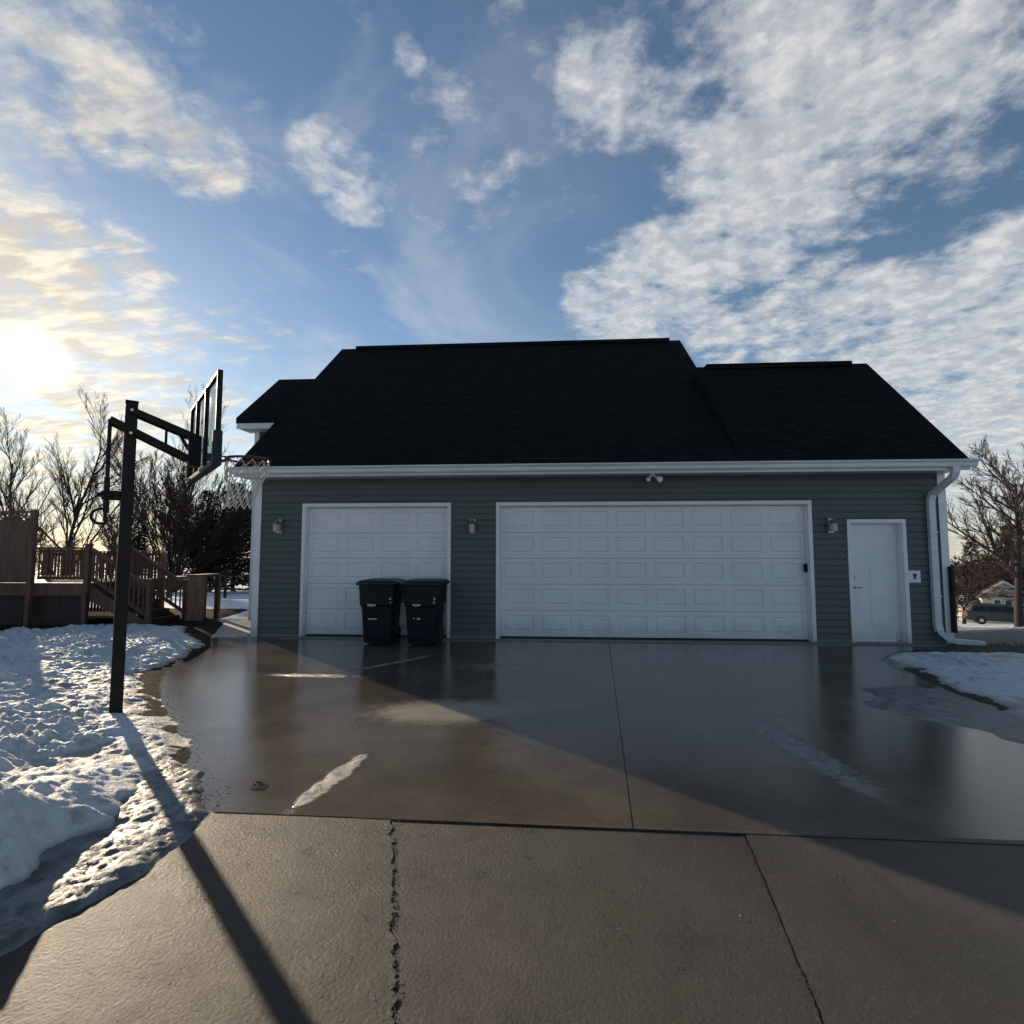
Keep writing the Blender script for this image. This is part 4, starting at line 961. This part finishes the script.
world = bpy.data.worlds.new('World'); S.world = world; world.use_nodes = True; nt = world.node_tree; nt.nodes.clear()
out = N(nt, 'ShaderNodeOutputWorld'); bg = N(nt, 'ShaderNodeBackground'); nt.links.new(bg.outputs[0], out.inputs[0]); bg.inputs[1].default_value = 1
sky = N(nt, 'ShaderNodeTexSky'); sky.sky_type = 'NISHITA'; sky.sun_disc = False; sky.sun_elevation = EL; sky.sun_rotation = AZ_; sky.air_density = 1.0; sky.dust_density = .08; sky.ozone_density = 2.0
skc = N(nt, 'ShaderNodeVectorMath', operation='SCALE'); nt.links.new(sky.outputs[0], skc.inputs[0]); skc.inputs['Scale'].default_value = .105
tc = N(nt, 'ShaderNodeTexCoord').outputs['Generated']
sx = N(nt, 'ShaderNodeSeparateXYZ'); nt.links.new(tc, sx.inputs[0])
zz = mth(nt, 'ADD', mth(nt, 'MAXIMUM', sx.outputs[2], 0), .16)
cb = N(nt, 'ShaderNodeCombineXYZ'); nt.links.new(mth(nt, 'DIVIDE', sx.outputs[0], zz), cb.inputs[0]); nt.links.new(mth(nt, 'DIVIDE', sx.outputs[1], zz), cb.inputs[1])
pv = cb.outputs[0]
def dotdir(v):
    n = N(nt, 'ShaderNodeVectorMath', operation='DOT_PRODUCT'); nt.links.new(tc, n.inputs[0]); n.inputs[1].default_value = v; return n.outputs['Value']
blobs = [  # pixel centre, radius, weight
 (60, 30, 110, .75), (130, 110, 75, .9), (190, 145, 60, .9), (30, 140, 55, .75), (185, 35, 45, .6), (325, 162, 42, .78), (358, 188, 42, .8), (408, 58, 24, .72), (470, 140, 95, .62), (440, 190, 60, .5), (365, 265, 45, .5), (255, 110, 22, .5), (265,160,40,.5), (100,210,40,.5),
 (30, 290, 120, .95), (110, 290, 70, .9), (60, 410, 190, .84), (240, 330, 60, .6), (200,350,90,.5),
 (545, 55, 35, .6), (610, 85, 75, .8), (700, 70, 130, .8), (820, 60, 150, .92), (950, 60, 140, .9), (760, 180, 110, .95), (680, 270, 75, 1.0), (620, 305, 60, .95), (840, 170, 100, .9), (930, 150, 90, .8), (1010, 235, 42, .9), (770, 265, 80, .75), (580,190,40,.5),
 (780, 330, 60, .8), (880, 340, 90, .95), (980, 320, 90, .95), (940, 420, 150, 1.0), (1020, 480, 120, .85), (720, 345, 40, .9), (1040,560,120,.5), (1100,300,200,.8), (-120,250,220,.7), (500,-200,300,.5), (900,-200,400,.8)]
mask = None
for u, v, r, w_ in blobs:
    c_ = ray(u, v).normalized(); e_ = ray(u+r, v).normalized(); e2 = ray(u, v+r).normalized(); an = (c_.angle(e_)+c_.angle(e2))/2
    s_ = mth(nt, 'MULTIPLY', sstep(nt, dotdir(c_), cos(an*1.55), cos(an*.15)), w_)
    mask = s_ if mask is None else mth(nt, 'MAXIMUM', mask, s_)
nA = noise(nt, 3.2, 9, .58, pv, .1); nB = noise(nt, 9, 8, .62, pv, .1); nC = noise(nt, 1.6, 5, .5, pv)
mpv = N(nt, 'ShaderNodeMapping'); mpv.inputs['Rotation'].default_value = (0, 0, .5); mpv.inputs['Scale'].default_value = (5, 14, 1); nt.links.new(pv, mpv.inputs[0])
nD = noise(nt, 1.0, 5, .6, mpv.outputs[0], .3)
nz = mth(nt, 'ADD', mth(nt, 'MULTIPLY', nA, .42), mth(nt, 'ADD', mth(nt, 'MULTIPLY', nB, .43), mth(nt, 'MULTIPLY', nD, .15)))
nz = mth(nt, 'ADD', mth(nt, 'MULTIPLY', mth(nt, 'SUBTRACT', nz, .5), 2.5), .5)
dens = mth(nt, 'ADD', nz, mth(nt, 'MULTIPLY', mth(nt, 'SUBTRACT', mask, .60), .85))
alpha = sstep(nt, dens, .44, .92)
thick = sstep(nt, dens, .62, 1.0)
sdot = dotdir(sd)
near = sstep(nt, sdot, cos(radians(75)), 1.0)
ccol = mix(nt, mth(nt, 'MULTIPLY', thick, .8), (.86, .86, .83), (.34, .36, .41))
ccol = mix(nt, sstep(nt, nB, .42, .62), ccol, (.74, .73, .71))
nE = noise(nt, 19, 5, .6, pv, .1)
ccol = mix(nt, mth(nt, 'MULTIPLY', sstep(nt, nE, .62, .38), .55), ccol, (.36, .39, .45))
cwarm = mix(nt, sstep(nt, nD, .42, .6), (.56, .50, .40), (.92, .82, .62))
ccol = mix(nt, sstep(nt, sdot, cos(radians(30)), cos(radians(6))), ccol, cwarm)
low = sstep(nt, sx.outputs[2], .30, .0)
skb = mix(nt, mth(nt, 'MULTIPLY', low, .40), skc.outputs[0], (.50, .54, .58))
veil = mth(nt, 'MULTIPLY', sstep(nt, noise(nt, 1.3, 7, .6, mpv.outputs[0] if False else pv, .8), .42, .70), sstep(nt, sdot, cos(radians(62)), cos(radians(18)), 0, .42))
skb = mix(nt, veil, skb, (.66, .68, .68))
res = mix(nt, mth(nt, 'MULTIPLY', alpha, .84), skb, ccol)
gl = mth(nt, 'POWER', mth(nt, 'MAXIMUM', sdot, 0), 28.0); gl2 = mth(nt, 'POWER', mth(nt, 'MAXIMUM', sdot, 0), 4200.0); gl3 = mth(nt, 'POWER', mth(nt, 'MAXIMUM', sdot, 0), 180.0)
def addglow(res, g_, col, k):
    a = N(nt, 'ShaderNodeVectorMath', operation='SCALE'); a.inputs[0].default_value = col; nt.links.new(mth(nt, 'MULTIPLY', g_, k), a.inputs['Scale'])
    b_ = N(nt, 'ShaderNodeVectorMath', operation='ADD'); nt.links.new(res, b_.inputs[0]); nt.links.new(a.outputs[0], b_.inputs[1]); return b_.outputs[0]
res = addglow(res, gl, (1, .84, .60), .15); res = addglow(res, gl3, (1, .80, .45), .05); res = addglow(res, gl2, (1, .93, .75), 4.0)
nt.links.new(res, bg.inputs[0])

S.view_settings.view_transform = 'Standard'; S.view_settings.look = 'None'; S.view_settings.exposure = 0.15; S.view_settings.gamma = 1
S.render.engine = 'CYCLES'
S.cycles.max_bounces = 8
